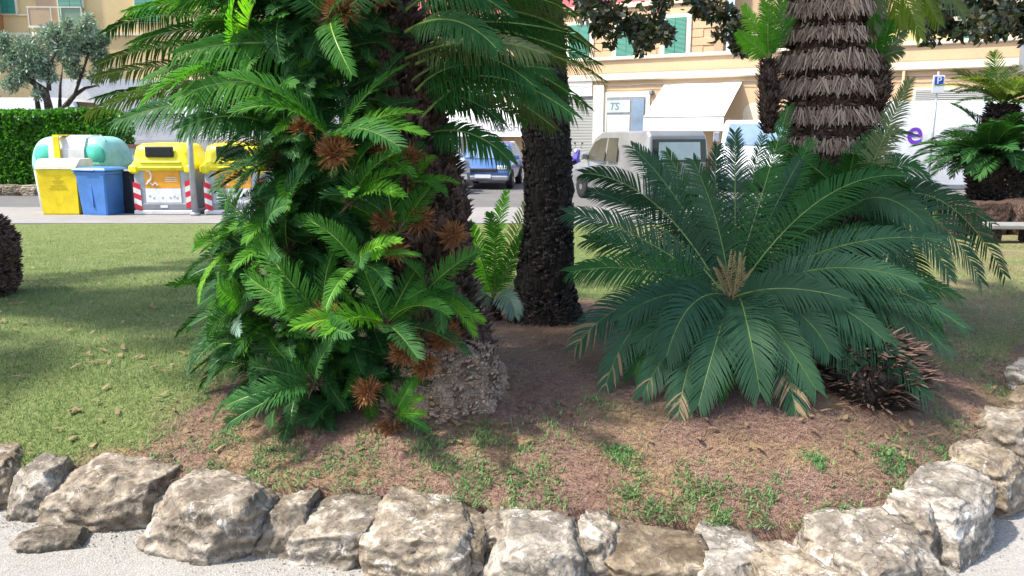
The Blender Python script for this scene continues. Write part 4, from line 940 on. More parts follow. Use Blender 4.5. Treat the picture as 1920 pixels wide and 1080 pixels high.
# large aqua and white glass container behind
gl = thing('glass_container', 'big rounded aqua and pale grey container behind the yellow and blue bins', 'container', (at(165, 400, YBIN + 1.7).x, YBIN + 1.75, PZ), R(-4), 'bins on the pavement')
def dome(w, d, h, z0, k=1.0, n=9):
    rings = []
    for i in range(n + 1):
        a = i / n * math.pi / 2; s = math.cos(a) ** .5; rings.append((w / 2 * (.35 + .65 * s), d / 2 * (.3 + .7 * s), z0 + h * math.sin(a)))
    return rings
def rrect(a, b, z, q=.25, n=4):
    pts = []; r = min(a, b) * q
    for cx, cy, s in ((a - r, b - r, 0), (-a + r, b - r, 1), (-a + r, -b + r, 2), (a - r, -b + r, 3)):
        for i in range(n + 1):
            t = (s + i / n) * math.pi / 2; pts.append((cx + r * math.cos(t), cy + r * math.sin(t), z))
    return pts
mb = MB(); mb.loft([rrect(.85 * k, .6 * k, z, .2) for z, k in ((0, .9), (.06, .95), (.85, 1.0), (.88, 1.0))], 0, True, True); mb.build('body', M['binwhite'], gl, True)
mb = MB(); mb.loft([rrect(a, b, z, .3) for a, b, z in dome(1.78, 1.25, .70, .88)], 0, True, True); mb.build('lid', M['aqua'], gl, True)
mb = MB(); mb.prism([(-.645, .93), (-.66, .98), (-.645, 1.30), (-.52, 1.54), (-.3, 1.60), (0, 1.605), (0, 1.2)], -.38, .42, 0, 'yz'); mb.build('front_panel', M['binwhite'], gl)
for sx in (-.52, .62):
    mb = MB(); mb.lathe([(.02, -.05), (.20, -.03), (.24, .0), (.20, .02)], (sx, -.585, 1.17), 14, 'y'); mb.build('inlet', M['aqua_d'], gl, True)
mb = MB(); mb.box((-.15, -.69, 1.22), (.15, .03, .74), 0, 0, .01); mb.box((-.15, -.5, 1.6), (.15, .4, .03)); mb.build('strap', M['yellow'], gl)
mb = MB(); mb.tube([(.78, -.42, 1.25), (.72, -.3, 1.5), (.5, -.1, 1.60)], .02, 6); mb.build('lifting_bar', M['grey_d'], gl, True)
# two grey containers with yellow lids
def chevron(mb_r, mb_w, x, z0, z1, w, flip, y):
    n = 5; hh = (z1 - z0) / n
    for i in range(n):
        za = z0 + i * hh; s = .06 if flip else -.06
        poly = [(x - w / 2, za), (x + w / 2, za + s), (x + w / 2, za + s + hh * .98), (x - w / 2, za + hh * .98)]
        (mb_r if i % 2 == 0 else mb_w).prism(poly, y - .004, y, 0)
def lidded(label, px):
    t = thing('waste_container', label, 'container', (bx(px), YBIN + .55, PZ), 0, 'bins on the pavement')
    W2 = .60; mb = MB(); mb.loft([rrect(W2 * k, .5 * k, z, .12) for z, k in ((.10, .98), (.14, 1), (.95, 1), (.97, 1))], 0, True, True); mb.build('body', M['grey_pl'], t)
    mb = MB(); mb.box((0, 0, .05), (1.26, 1.06, .1), 0, 0, .02); mb.build('base', M['binwhite'], t)
    mb = MB(); mb.box((0, -.505, .17), (1.14, .03, .12), 0, 0, .01); mb.build('kick_plate', M['grey_d'], t)
    mb = MB(); mb.box((0, -.523, .17), (.15, .01, .05)); mb.build('plate_mark', M['white'], t)
    mb = MB(); mb.loft([rrect(a, b, z, .35) for a, b, z in [(.62, .53, .90), (.64, .55, .93), (.64, .55, 1.05), (.60, .50, 1.10), (.585, .49, 1.24), (.55, .44, 1.38), (.45, .34, 1.44), (.2, .1, 1.455)]], 0, True, True); mb.build('lid', M['yellow_hi'], t, True)
    mb = MB(); mb.box((0, -.545, 1.07), (.86, .05, .05), 0, 0, .02); mb.box((0, -.545, .965), (.9, .05, .06), 0, 0, .02); mb.build('lid_lip', M['yellow_hi'], t)
    for s in (-1, 1):
        mb = MB(); mb.box((s * .56, -.48, .93), (.2, .18, .18), 0, 0, .04); mb.build('lid_corner', M['yellow_hi'], t)
    mb = MB(); mb.box((-.02, -.505, 1.28), (.58, .04, .22), 0, 0, .02); mb.build('flap_frame', M['black'], t)
    mb = MB(); mb.box((-.02, -.529, 1.28), (.48, .01, .15)); mb.build('flap', M['darkglass'], t)
    mb = MB(); mb.box((0, -.505, .745), (.72, .01, .40)); mb.build('poster', M['orange'], t)
    mb = MB(); mb.tube([(-.33, -.512, .91), (-.25, -.512, .88), (-.21, -.512, .80), (-.24, -.512, .71), (-.30, -.512, .66)], .022, 6); mb.tube([(-.33, -.512, .62), (-.27, -.512, .68), (-.2, -.512, .6), (-.15, -.512, .66), (-.1, -.512, .6)], .016, 6); mb.build('poster_drawing', M['offwhite'], t)
    for z, ww in ((.76, .2), (.72, .26), (.68, .26)):
        mb = MB(); mb.box((.18, -.511, z), (ww, .004, .014)); mb.build('poster_line', M['offwhite'], t)
    mb = MB(); mb.box((0, -.505, .395), (.72, .01, .29)); mb.build('info_panel', M['white'], t)
    for xx in (-.28, -.2, -.02, .14, .22, .28):
        mb = MB(); mb.box((xx, -.511, .36 + .02 * math.sin(xx * 40)), (.045, .004, .045)); mb.build('panel_mark', M['ink'], t)
    for sd in (-1, 1):
        r_, w_ = MB(), MB(); chevron(r_, w_, sd * .53, .13, .68, .15, sd > 0, -.522)
        r_.build('red_chevron', M['red'], t); w_.build('white_chevron', M['offwhite'], t)
    return t
lidded('grey container with a dark flap in its yellow lid left of the grey post', 308)
lidded('grey container with a yellow lid half hidden by fronds right of the grey post', 440)
pp = thing('street_post', 'thin blue grey post between the two yellow lidded containers', 'post', (at(364, 400, YBIN - .15).x, YBIN - .1, PZ))
mb = MB(); mb.tube([(0, 0, 0), (0, 0, 2.6)], .06, 10); mb.build('pole', M['metal'], pp, True)
mb = MB(); mb.tube([(0, 0, 0), (0, 0, .06)], .1, 10); mb.build('foot', M['metal'], pp, True)
nb = thing('notice_board', 'brown framed board standing behind the yellow lidded container', 'board', (at(270, 260, 19).x, 19, -.2))
mb = MB(); mb.box((0, 0, 1.15), (.75, .06, .6)); mb.build('panel', M['offwhite'], nb)
for zz in (1.45, .87):
    mb = MB(); mb.box((0, -.02, zz), (.85, .09, .07)); mb.build('rail', M['brown_paint'], nb)
for s in (-1, 1):
    mb = MB(); mb.box((s * .40, 0, .74), (.07, .08, 1.48)); mb.build('post', M['brown_paint'], nb)

# ------------------------------------------------------------------ hedge, olives, magnolia, shade tree
def leaf_cloud(n, fn, lmin, lmax, wr, up=0):
    """n small pointed leaves; fn() gives a position and an outward normal"""
    V = np.empty((n, 4, 3), dtype=np.float32)
    for i in range(n):
        p, nn = fn(); d = Vector((random.gauss(0, 1), random.gauss(0, 1), random.gauss(0, 1) + up)).normalized(); d = (d + nn * .8).normalized()
        l = random.uniform(lmin, lmax); s = d.orthogonal().normalized(); s.rotate(Matrix.Rotation(random.random() * 6.28, 3, d)); s *= l * wr
        p = Vector(p); m_ = p + d * l * .5 + nn * l * .08
        V[i, 0] = p; V[i, 1] = m_ + s; V[i, 2] = p + d * l; V[i, 3] = m_ - s
    F = (np.arange(n) * 4)[:, None] + np.array([[0, 1, 2, 3]])
    return V.reshape(-1, 3), F
YH = 24.0
hx0, hx1 = at(-60, 300, YH).x, at(232, 300, YH).x
hz = at(0, 208, YH).z + .1
hedge = thing('hedge', 'long clipped bright green hedge behind the bins', 'hedge', ((hx0 + hx1) / 2, YH, -.2))
hw = (hx1 - hx0) / 2
def hed():
    f = random.random(); u = random.uniform(-hw, hw); bl = .12 * mnoise.noise(Vector((u * 1.1, f * 3, 0)))
    if f < .62: z = random.uniform(.12, hz); return (u, -.55 + .18 * mnoise.noise(Vector((u * 1.5, z * 1.5, 1))) - bl, z), Vector((0, -1, .3))
    if f < .9: v = random.uniform(-.6, .6); return (u, v, hz + .12 * mnoise.noise(Vector((u * 1.5, v * 2, 4))) + bl), Vector((0, -.2, 1))
    return (hw - .05 + .15 * random.random(), random.uniform(-.6, .6), random.uniform(.1, hz)), Vector((1, 0, .2))
V, F = leaf_cloud(15000, hed, .07, .17, .32); np_mesh('foliage', V, F, M['hedge'], hedge)
mb = MB(); trunk = mb.box((0, 0, hz * .49), (hw * 2 - .3, .8, hz * .94)); mb.build('branch_core', M['shade_leaf'], hedge)
for i in range(9):
    mb_x = hx0 + (hx1 - hx0) * (i + .5) / 9
    rock(((hx1 - hx0) / 9 * 1.05, .4, .34), 140 + i, (mb_x, YH - .85, -.10), 0, ['flat kerb stone under the hedge in the row behind the bins', 'grey kerb stone in the row at the foot of the hedge'][0], 'kerb_stone', 'kerb stones under the hedge')
def olive(px, Y, zb, limbs, blobs, label):
    t = thing('olive_tree', label, 'tree', (at(px, 200, Y).x, Y, zb), 0, 'olive trees behind the hedge')
    org = Vector(t.location); b = MB()
    for pts, r in limbs:
        b.tube([at(x, y, Y + d) - org for x, y, d in pts], [r * (1 - .75 * i / (len(pts) - 1)) for i in range(len(pts))], 8)
    b.tube([Vector((0, 0, 0)), at(limbs[0][0][0][0], limbs[0][0][0][1], Y) - org], [.16, limbs[0][1]], 8)
    b.build('trunk', M['wood'], t, True)
    def fn():
        x, y, r = random.choice(bl); d = Vector((random.gauss(0, 1), random.gauss(0, 1), random.gauss(0, 1))).normalized() * (random.random() ** .45)
        c = at(x, y, Y) - org; q = r * Y / FPX; nn = Vector((d.x, d.y, d.z)) ; return c + Vector((d.x * q, d.y * q, d.z * q)), nn
    bl = []
    for x, y, r, wgt in blobs:
        for _ in range(wgt): bl.append((x + random.gauss(0, r * .55), y + random.gauss(0, r * .5), r * random.uniform(.25, .5)))
    V, F = leaf_cloud(8500, fn, .10, .22, .15); np_mesh('crown', V, F, M['olive'], t); return t
olive(88, 28, -.2, [([(92, 205, 0), (85, 170, 0), (55, 150, .3), (10, 120, .5), (-20, 118, .6)], .14), ([(72, 205, .2), (66, 165, .2), (60, 110, .2)], .09), ([(92, 170, 0), (90, 130, 0), (108, 90, -.2), (104, 64, -.2)], .08)],
      [(70, 105, 38, 8), (40, 130, 30, 6), (110, 85, 40, 8), (15, 110, 30, 5), (85, 140, 30, 4), (145, 55, 26, 5), (0, 95, 25, 4)], 'silvery olive tree with a branch bending out over the hedge end')
olive(130, 29.5, -.2, [([(118, 205, 0), (140, 178, 0), (160, 165, .2), (185, 160, .3)], .11), ([(112, 205, 0), (113, 160, 0), (118, 120, .2)], .07), ([(140, 178, 0), (165, 105, -.2), (150, 70, 0)], .06)],
      [(150, 100, 38, 8), (130, 80, 35, 6), (185, 105, 34, 7), (165, 75, 30, 6), (120, 120, 26, 3)], 'silvery olive tree forking low, nearer the big palm clump')
# magnolia: trunk behind the ringed palm, dark leaves hanging into the top of the picture
YM = 15.5
mg = thing('magnolia_tree', 'dark glossy leaved magnolia hanging over the top behind the ringed palm', 'tree', (at(1560, 300, YM).x, YM, -.1))
org = Vector(mg.location); b = MB()
fork = at(1560, -40, YM) - org
b.tube([Vector((0, 0, 0)), Vector((.03, 0, 1.5)), fork], [.24, .19, .15], 10)
for tx, ty, dd in [(1180, -40, -.5), (1100, -10, .8), (1380, -20, -.4), (1250, -90, 1), (1800, -30, .3), (1900, -20, -.5), (1700, -120, .8), (1450, -200, 0), (1860, -150, 1), (1200, -180, -1)]:
    e = at(tx, ty, YM + dd) - org; b.tube([fork - Vector((0, 0, .1)), fork.lerp(e, .5) + Vector((0, 0, .35)), e], [.11, .06, .02], 6)
b.build('trunk', M['wood'], mg, True)
mblobs = []
for x, y, r, n in [(1095, 10, 34, 5), (1120, 40, 26, 3), (1160, 25, 30, 3), (1190, 50, 32, 6), (1235, 45, 28, 5), (1205, 75, 20, 3), (1250, 10, 22, 2), (1140, 60, 20, 2), (1320, 5, 26, 3), (1345, 25, 18, 2), (1385, 60, 26, 4), (1395, 85, 18, 2), (1290, -20, 30, 2),
                   (1750, 20, 40, 7), (1800, 25, 45, 9), (1850, 15, 45, 8), (1900, 20, 45, 9), (1775, 60, 26, 4), (1870, 45, 30, 4), (1720, 40, 24, 3), (1660, 40, 24, 2), (1945, 20, 50, 4),
                   (1200, -80, 90, 9), (1400, -120, 100, 8), (1600, -140, 110, 8), (1800, -90, 100, 9), (1950, -60, 80, 6), (1100, -60, 70, 6), (1700, -60, 50, 3)]:
    for _ in range(n): mblobs.append((x + random.gauss(0, r * .5), y + random.gauss(0, r * .45), r * random.uniform(.3, .55), random.gauss(0, .9)))
def mfn():
    x, y, r, dd = random.choice(mblobs); d = Vector((random.gauss(0, 1), random.gauss(0, 1), random.gauss(0, 1))).normalized() * (random.random() ** .4); q = r * YM / FPX
    return at(x, y, YM + dd) - org + d * q, d
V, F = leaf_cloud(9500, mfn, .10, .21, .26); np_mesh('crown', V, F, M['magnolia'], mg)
# broad tree beyond the picture whose crown shades the lawn and the palms
st = thing('shade_tree', 'broad leafy tree beyond the photo edge that shades the lawn and palms', 'tree', (-8.3, 5.3, .0))
b = MB(); b.tube([(0, 0, -.1), (.1, 0, 2), (.2, .2, 4.0)], [.3, .24, .2], 10)
ends = [(x, y, z) for x, y, z in [(x + 2.8, y - 4.3, z) for x, y, z in [(1.7, 2.9, 5.7), (2.2, 3.6, 5.9), (3.0, 2.8, 5.8), (2.6, 4.2, 6.2), (3.8, 3.6, 6.2), (.2, 4.0, 5.6), (-.9, 4.4, 5.8), (-2.2, 4.8, 5.7), (4.6, 2.9, 6.3), (1.2, 4.6, 6.3), (3.9, 4.8, 6.6), (-1.4, 6.2, 5.6), (2.4, 2.3, 5.9), (3.2, 2.2, 6.3), (1.5, 2.5, 5.8), (3.8, 2.6, 6.0), (5.0, 3.4, 6.1), (5.4, 2.6, 6.3), (-.6, 2.7, 5.4), (.3, 3.1, 5.6), (-1.8, 3.3, 5.5)]]]
for e in ends: b.tube([(.2, .2, 3.8), (e[0] * .5, e[1] * .5, e[2] - .6), e], [.12, .07, .03], 6)
b.build('trunk', M['wood'], st, True)
def sfn():
    e = random.choice(sbl); d = Vector((random.gauss(0, 1), random.gauss(0, 1), random.gauss(0, .7))).normalized() * (random.random() ** .4) * e[1]
    return Vector(e[0]) + d, d
sbl = []
for e in ends:
    for _ in range(5): sbl.append((Vector(e) + Vector((random.gauss(0, .55), random.gauss(0, .45), random.gauss(0, .25))), random.uniform(.28, .5)))
V, F = leaf_cloud(12000, sfn, .12, .24, .3); np_mesh('crown', V, F, M['shade_leaf'], st)

# ------------------------------------------------------------------ vehicles
def soften(o, w=.07):
    m_ = o.modifiers.new('round', 'BEVEL'); m_.width = w; m_.segments = 3; m_.limit_method = 'ANGLE'; m_.angle_limit = R(12); o.data.polygons.foreach_set('use_smooth', [True] * len(o.data.polygons)); return o
def wheel(t, x, y, r, wd=.2):
    mb = MB(); mb.lathe([(r * .62, -wd / 2), (r * .95, -wd / 2), (r, -wd * .35), (r, wd * .35), (r * .95, wd / 2), (r * .62, wd / 2)], (x, y, r), 20, 'y'); w = mb.build('wheel', M['rubber'], t, True)
    mb = MB(); mb.lathe([(r * .08, -wd * .52), (r * .6, -wd * .46), (r * .62, 0), (r * .6, wd * .46), (r * .08, wd * .52)], (x, y, r), 12, 'y'); mb.build('rim', M['chrome'], w)
def car(name, label, cat, loc, rz, paint, prof, W2, belt, wins, wheels, glass='darkglass', front_x=None, grp=None, tumble=.18, fglass=None, rear_glass=None):
    """prof: side outline, x forward; above the belt line the sides lean in. wins: side windows as polygons"""
    t = thing(name, label, cat, loc, rz, grp)
    zmax = max(p[1] for p in prof)
    def hw(z): return W2 - (0 if z <= belt else tumble * (z - belt) / (zmax - belt)) - (.06 if z < .3 else 0)
    n = len(prof); b = MB(); rings = []
    for f, k in ((1, .0), (1, .05), (-1, .05), (-1, .0)):
        pass
    def ring(s, inset, grow):
        cx = sum(p[0] for p in prof) / n; cz = sum(p[1] for p in prof) / n
        return [(cx + (x - cx) * (1 - grow), s * (hw(z) - inset), cz + (z - cz) * (1 - grow)) for x, z in prof]
    b.loft([ring(1, 0, .03), ring(1, .05, 0), ring(-1, .05, 0), ring(-1, 0, .03)], 0, True, True)
    soften(b.build('body', M[paint], t))
    for poly in wins:
        for s in (1, -1):
            mb = MB(); q = [(x, s * (hw(z) + .004), z) for x, z in poly]; q2 = [(x, s * (hw(z) - .03), z) for x, z in poly]; k = len(poly)
            mb.add(q + q2, [tuple(range(k)), tuple(range(2 * k - 1, k - 1, -1))] + [(i, i + k, (i + 1) % k + k, (i + 1) % k) for i in range(k)]); mb.build('window', M[glass], t)
    for x in wheels:
        for s in (1, -1): wheel(t, x, s * (W2 - .08), .31)
    return t, hw
def slab(t, name, mat, p0, p1, half0, half1, th=.02):
    """a pane between two heights on a sloping end: p0, p1 are (x, z); th pushes it proud of the body"""
    d = Vector((p1[0] - p0[0], 0, p1[1] - p0[1])).normalized(); nrm = Vector((-d.z, 0, d.x))
    return d, nrm, MB().add([Vector((p0[0], -half0, p0[1])) + nrm * th, Vector((p0[0], half0, p0[1])) + nrm * th, Vector((p1[0], half1, p1[1])) + nrm * th, Vector((p1[0], -half1, p1[1])) + nrm * th,
                             Vector((p0[0], -half0, p0[1])) - nrm * abs(th), Vector((p0[0], half0, p0[1])) - nrm * abs(th), Vector((p1[0], half1, p1[1])) - nrm * abs(th), Vector((p1[0], -half1, p1[1])) - nrm * abs(th)],
                            [(0, 1, 2, 3), (7, 6, 5, 4), (0, 4, 5, 1), (1, 5, 6, 2), (2, 6, 7, 3), (3, 7, 4, 0)]).build(name, M[mat], t)
def mirrors(t, x, z, y, mat):
    for s in (1, -1):
        mb = MB(); mb.box((x, s * (y + .1), z), (.1, .2, .15), 0, 0, .03); mb.build('mirror', M[mat], t)
hatch = [(1.95, .25), (1.98, .55), (1.90, .72), (1.1, .92), (.55, 1.38), (.2, 1.47), (-1.0, 1.46), (-1.5, 1.30), (-1.82, .95), (-1.9, .55), (-1.85, .25)]
hwins = [[(.95, .95), (.48, 1.34), (.15, 1.40), (-.1, 1.40), (-.1, .95)], [(-.16, .95), (-.16, 1.40), (-.95, 1.39), (-1.3, 1.2), (-1.35, .98)]]
def front_bits(t, xf, W2):
    for s in (1, -1):
        mb = MB(); mb.box((xf - .06, s * (W2 - .25), .68), (.12, .34, .15), 0, 0, .04); mb.build('headlight', M['lamp_glass'], t)
    mb = MB(); mb.box((xf - .01, 0, .60), (.05, W2 * 1.1, .12), 0, 0, .02); mb.build('grille', M['black'], t)
    mb = MB(); mb.box((xf - .02, 0, .36), (.12, W2 * 1.9, .16), 0, 0, .04); mb.build('bumper', M['grey_d'], t)
    mb = MB(); mb.box((xf + .05, 0, .42), (.02, .5, .11)); mb.build('number_plate', M['white'], t)
gz = -.22
Yc = on_z(920, 356, gz).y
t, hwf = car('parked_car', 'small blue hatchback facing the garden seen between two palm trunks', 'car', (at(920, 340, Yc).x, Yc + 2.0, gz), R(-97), 'car_blue', hatch, .84, .9, hwins, (1.25, -1.2), 'glass_blue', grp='vehicles parked along the street')
slab(t, 'windscreen', 'glass_blue', (1.08, .94), (.56, 1.37), .72, .60, .012); front_bits(t, 1.98, .84); mirrors(t, .8, .98, .82, 'car_blue')
t, hwf = car('parked_car', 'white hatchback mostly hidden behind the big palm trunk', 'car', (at(800, 340, Yc + .6).x, Yc + 2.6, gz), R(-95), 'car_white', hatch, .84, .9, hwins, (1.25, -1.2), 'glass_pale', grp='vehicles parked along the street')
slab(t, 'windscreen', 'glass_pale', (1.08, .94), (.56, 1.37), .72, .60, .012); front_bits(t, 1.98, .84); mirrors(t, .8, .98, .82, 'car_white')
# silver van seen from its rear quarter
vanp = [(2.05, .28), (2.1, .6), (2.0, .85), (1.35, 1.02), (.78, 1.62), (.4, 1.80), (-1.9, 1.82), (-2.02, 1.7), (-2.1, .9), (-2.1, .3)]
vwins = [[(1.15, 1.05), (.72, 1.52), (.4, 1.62), (.05, 1.64), (.05, 1.05)], [(-.03, 1.05), (-.03, 1.64), (-.55, 1.64), (-.6, 1.05)]]
Yv = 19.5
t, hwf = car('parked_van', 'silver grey van with a dark framed rear window behind the front palm', 'van', (at(1212, 300, 19).x + .09, 21.28, gz), R(111), 'car_silver', vanp, .90, 1.0, vwins, (1.35, -1.3), 'glass_tan', grp='vehicles parked along the street', tumble=.12)
slab(t, 'rear_window_frame', 'darkglass', (-2.06, 1.62), (-2.09, 1.08), .72, .74, .014); slab(t, 'rear_window', 'glass_pale', (-2.062, 1.55), (-2.088, 1.14), .56, .58, .022)
slab(t, 'windscreen', 'glass_tan', (1.33, 1.05), (.80, 1.60), .74, .66, .014)
for s in (1, -1):
    mb = MB(); mb.box((-2.1, s * .82, .95), (.06, .12, .45), 0, 0, .02); mb.build('tail_lamp', M['lamp_red'], t)
mb = MB(); mb.box((-2.12, 0, .42), (.12, 1.7, .2), 0, 0, .04); mb.build('bumper', M['grey_d'], t); mirrors(t, 1.0, 1.15, .9, 'grey_d')
# white box-bodied vans
def big_van(label, loc, rz, L, Wd, H, glass='glass_blue'):
    t = thing('delivery_van', label, 'van', loc, rz, 'vehicles parked along the street')
    prof = [(L / 2, .35), (L / 2 + .02, .8), (L / 2 - .25, 1.12), (L / 2 - .95, 1.35), (L / 2 - 1.5, H - .12), (L / 2 - 1.9, H), (-L / 2 + .12, H), (-L / 2, H - .1), (-L / 2 - .03, .35)]
    b = MB(); n = len(prof); W2 = Wd / 2
    def rg(y, g): return [(x * (1 - g), y, H / 2 + (z - H / 2) * (1 - g)) for x, z in prof]
    b.loft([rg(W2, .02), rg(W2 - .06, 0), rg(-W2 + .06, 0), rg(-W2, .02)], 0, True, True); soften(b.build('body', M['car_white'], t))
    slab(t, 'windscreen', glass, (L / 2 - .97, 1.37), (L / 2 - 1.48, H - .15), W2 - .12, W2 - .2, .05)
    for s in (1, -1):
        mb = MB(); mb.prism([(L / 2 - 1.15, 1.3), (L / 2 - 1.58, H - .35), (L / 2 - 2.1, H - .35), (L / 2 - 2.1, 1.3)], s * (W2 - .02), s * (W2 + .006)); mb.build('window', M['darkglass'], t)
        for x in (L / 2 - .9, -L / 2 + 1): wheel(t, x, s * (W2 - .12), .34, .22)
        mb = MB(); mb.box((L / 2 - .06, s * (W2 - .25), .92), (.14, .3, .2), 0, 0, .04); mb.build('headlight', M['lamp_glass'], t)
        mb = MB(); mb.box((L / 2 - 1.2, s * (W2 + .16), 1.62), (.12, .22, .34), 0, 0, .04); mb.build('mirror', M['grey_d'], t)
    mb = MB(); mb.box((0, 0, .42), (L * 1.03, Wd * 1.01, .16), 0, 0, .03); mb.build('side_trim', M['grey_d'], t)
    return t
v1 = big_van('tall white van with a purple letter on its side behind the far palm', (at(1820, 300, 21.5).x, 21.5, gz), R(-2), 5.8, 2.0, 2.55)
p = at(1724, 250, 20.4); text_mesh('e', .85, 'purple', v1, (p.x - v1.location.x, -1.006, p.z - gz), (R(90), 0, 0), 'letter_decal', .003)
v2 = big_van('white van with a big bluish windscreen parked behind the silver van', (at(1440, 290, 25.5).x, 26.5, gz), R(-112), 5.2, 2.0, 2.15)
v3 = big_van('white van glimpsed through the olive branches above the hedge', (at(105, 180, 33).x, 33, -.2), R(4), 5.2, 2.0, 3.05, 'darkglass')
# scooters
def scooter(label, loc, rz, paint):
    t = thing('motor_scooter', label, 'scooter', loc, rz, 'parked scooters')
    for x in (-.62, .62):
        mb = MB(); mb.lathe([(.15, -.05), (.24, -.05), (.27, 0), (.24, .05), (.15, .05)], (x, 0, .27), 16, 'y'); w = mb.build('wheel', M['rubber'], t, True)
        mb = MB(); mb.lathe([(.03, -.04), (.15, -.03), (.15, .03), (.03, .04)], (x, 0, .27), 10, 'y'); mb.build('rim', M['chrome'], w)
    mb = MB(); mb.loft([rrect(a, b, z, .4) for a, b, z in ((.4, .13, .3), (.45, .18, .5), (.42, .19, .68), (.3, .13, .76))], 0, True, True)
    v = [(x - .42, y, z + (.08 if x < -.1 else 0)) for x, y, z in mb.v]; mb.v = v; mb.build('body', M[paint], t, True)
    mb = MB(); mb.box((-.4, 0, .82), (.75, .28, .1), 0, 0, .04); mb.build('seat', M['black'], t)
    mb = MB(); mb.prism([(.28, .3), (.5, .32), (.62, .62), (.52, .98), (.44, .98), (.47, .6)], -.19, .19); mb.build('leg_shield', M[paint], t)
    mb = MB(); mb.box((.1, 0, .3), (.5, .3, .08), 0, 0, .03); mb.build('footboard', M['black'], t)
    mb = MB(); mb.tube([(.48, 0, .95), (.64, 0, .3)], .035, 8); mb.tube([(.44, -.34, 1.06), (.48, 0, 1.02), (.44, .34, 1.06)], .02, 6); mb.build('handlebar', M['grey_d'], t, True)
    mb = MB(); mb.lathe([(.04, -.04), (.09, 0), (.08, .05)], (.55, 0, .95), 12, 'x'); mb.build('headlight', M['lamp_glass'], t, True)
    for s in (1, -1):
        mb = MB(); mb.tube([(.44, s * .2, 1.05), (.42, s * .3, 1.25)], .01, 5); mb.box((.42, s * .32, 1.28), (.03, .14, .09), 0, 0, .02); mb.build('mirror', M['black'], t)
    mb = MB(); mb.prism([(.42, .5), (.5, .58), (.72, .58), (.88, .44), (.8, .5), (.62, .53)], -.08, .08); mb.build('mudguard', M[paint], t)
    return t
Ys = on_z(1100, 306, gz).y
scooter('violet blue scooter parked by the grey roller shutter', (at(1100, 300, 36).x, 36, gz), R(205), 'scooter')
scooter('pale silver scooter parked between the big trunk and the blue car', (at(864, 330, Yc - 1.2).x, Yc - 1.0, gz), R(-80), 'car_silver')
# parking sign
Yp = 19.0; pz_ = at(1758, 158, Yp)
ps = thing('parking_sign', 'blue and white parking sign on a thin grey pole in front of the tan facade', 'sign', (pz_.x, Yp, -.22))
mb = MB(); mb.tube([(0, 0, 0), (0, 0, pz_.z + .5)], .028, 8); mb.build('pole', M['metal'], ps, True)
k = (Yp * CP) / FPX
mb = MB(); mb.box((0, -.04, pz_.z + .22), (20 * k * 1.1, .02, 29 * k * 1.1), 0, 0, .006); mb.build('plate', M['white'], ps)
mb = MB(); mb.box((0, -.052, pz_.z + .22 + 6 * k), (16 * k, .008, 15 * k)); mb.build('blue_panel', M['sign_blue'], ps)
text_mesh('P', .22, 'white', ps, (0, -.060, pz_.z + .22 + 6 * k), (R(90), 0, 0), 'letter', .003)

# ------------------------------------------------------------------ buildings
FD_ = Vector((.853, -.523, 0)).normalized(); FN = Vector((-.523, -.853, 0)).normalized()
P0 = at(1150, 245, 42.0); P0.z = gz
main = thing('shop_building', 'tan rendered building with a terrace parapet, green shutters and a shop awning', 'building', P0, math.atan2(FD_.y, FD_.x))
def fa(px, py, off=0):
    d = ray(px, py); o_ = P0 + FN * off; t_ = (o_ - EYE).dot(FN) / d.dot(FN); p = EYE + d * t_
    return (p - P0).dot(FD_), p.z - gz
def frect(par, name, mat, px0, py0, px1, py1, off=0, th=.1, bev=0):
    """a block on the facade: pixel corners give its extent, off its front's distance out from the wall plane"""
    xm = (px0 + px1) / 2; ym = (py0 + py1) / 2
    a, _ = fa(px0, ym); b_, _ = fa(px1, ym); _, z1 = fa(xm, py0); _, z0 = fa(xm, py1)
    mb = MB(); mb.box(((a + b_) / 2, -off + th / 2, (z0 + z1) / 2), (abs(b_ - a), th, abs(z1 - z0)), 0, 0, bev); return mb.build(name, M[mat], par)
XL = fa(780, 150)[0]; XR = fa(2150, 100)[0]; zpar = fa(1280, 103)[1]; zcor = fa(1280, 143)[1]
def xbox(par, name, mat, x0, x1, z0, z1, off, th, bev=0):
    mb = MB(); mb.box(((x0 + x1) / 2, -off + th / 2, (z0 + z1) / 2), (x1 - x0, th, z1 - z0), 0, 0, bev); return mb.build(name, M[mat], par)
xbox(main, 'wall', 'peach', XL, XR, 0, zpar - .3, 0, .4)
xbox(main, 'parapet', 'peach', XL, XR, zcor + .25, zpar - .12, .12, .3)
xbox(main, 'cornice', 'peach_l', XL, XR, zcor - .12, zcor + .22, .22, .5, .05)
xbox(main, 'cornice', 'peach_l', XL, XR, zpar - .12, zpar + .06, .24, .5, .04)
xbox(main, 'string_course', 'peach_d', XL, XR, zcor + .22, zcor + .3, .16, .3)
# upper storeys set back behind the terrace
xa, xb = fa(1000, 50)[0], fa(1305, 50)[0]; ST = -3.0
zpk = zpar + 2.85
xbox(main, 'upper_wall', 'peach', xa - 12, xb, 0, zpk, ST, .4)
for r_ in range(7):                                  # rusticated blocks
    for c_ in range(14):
        x_ = xb - .1 - c_ * 1.25 - (.5 if r_ % 2 else 0); z_ = zpar - .1 + r_ * .42
        if z_ + .4 > zpk: continue
        ok = all(not (fa(q, 60)[0] - 1.0 < x_ - .6 < fa(q, 60)[0] + 1.0) for q in (1134, 1228))
        if r_ < 7 and ok:
            pass
mb = MB()
for r_ in range(7):
    for c_ in range(14):
        x_ = xb - .62 - c_ * 1.25 - (.6 if r_ % 2 else 0); z_ = zpar + .05 + r_ * .42
        if z_ + .2 < zpk: mb.box((x_, -ST - .03 + .02, z_), (1.20, .06, .385), 0, 0, .015)
mb.build('rusticated_blocks', M['peach'], main)
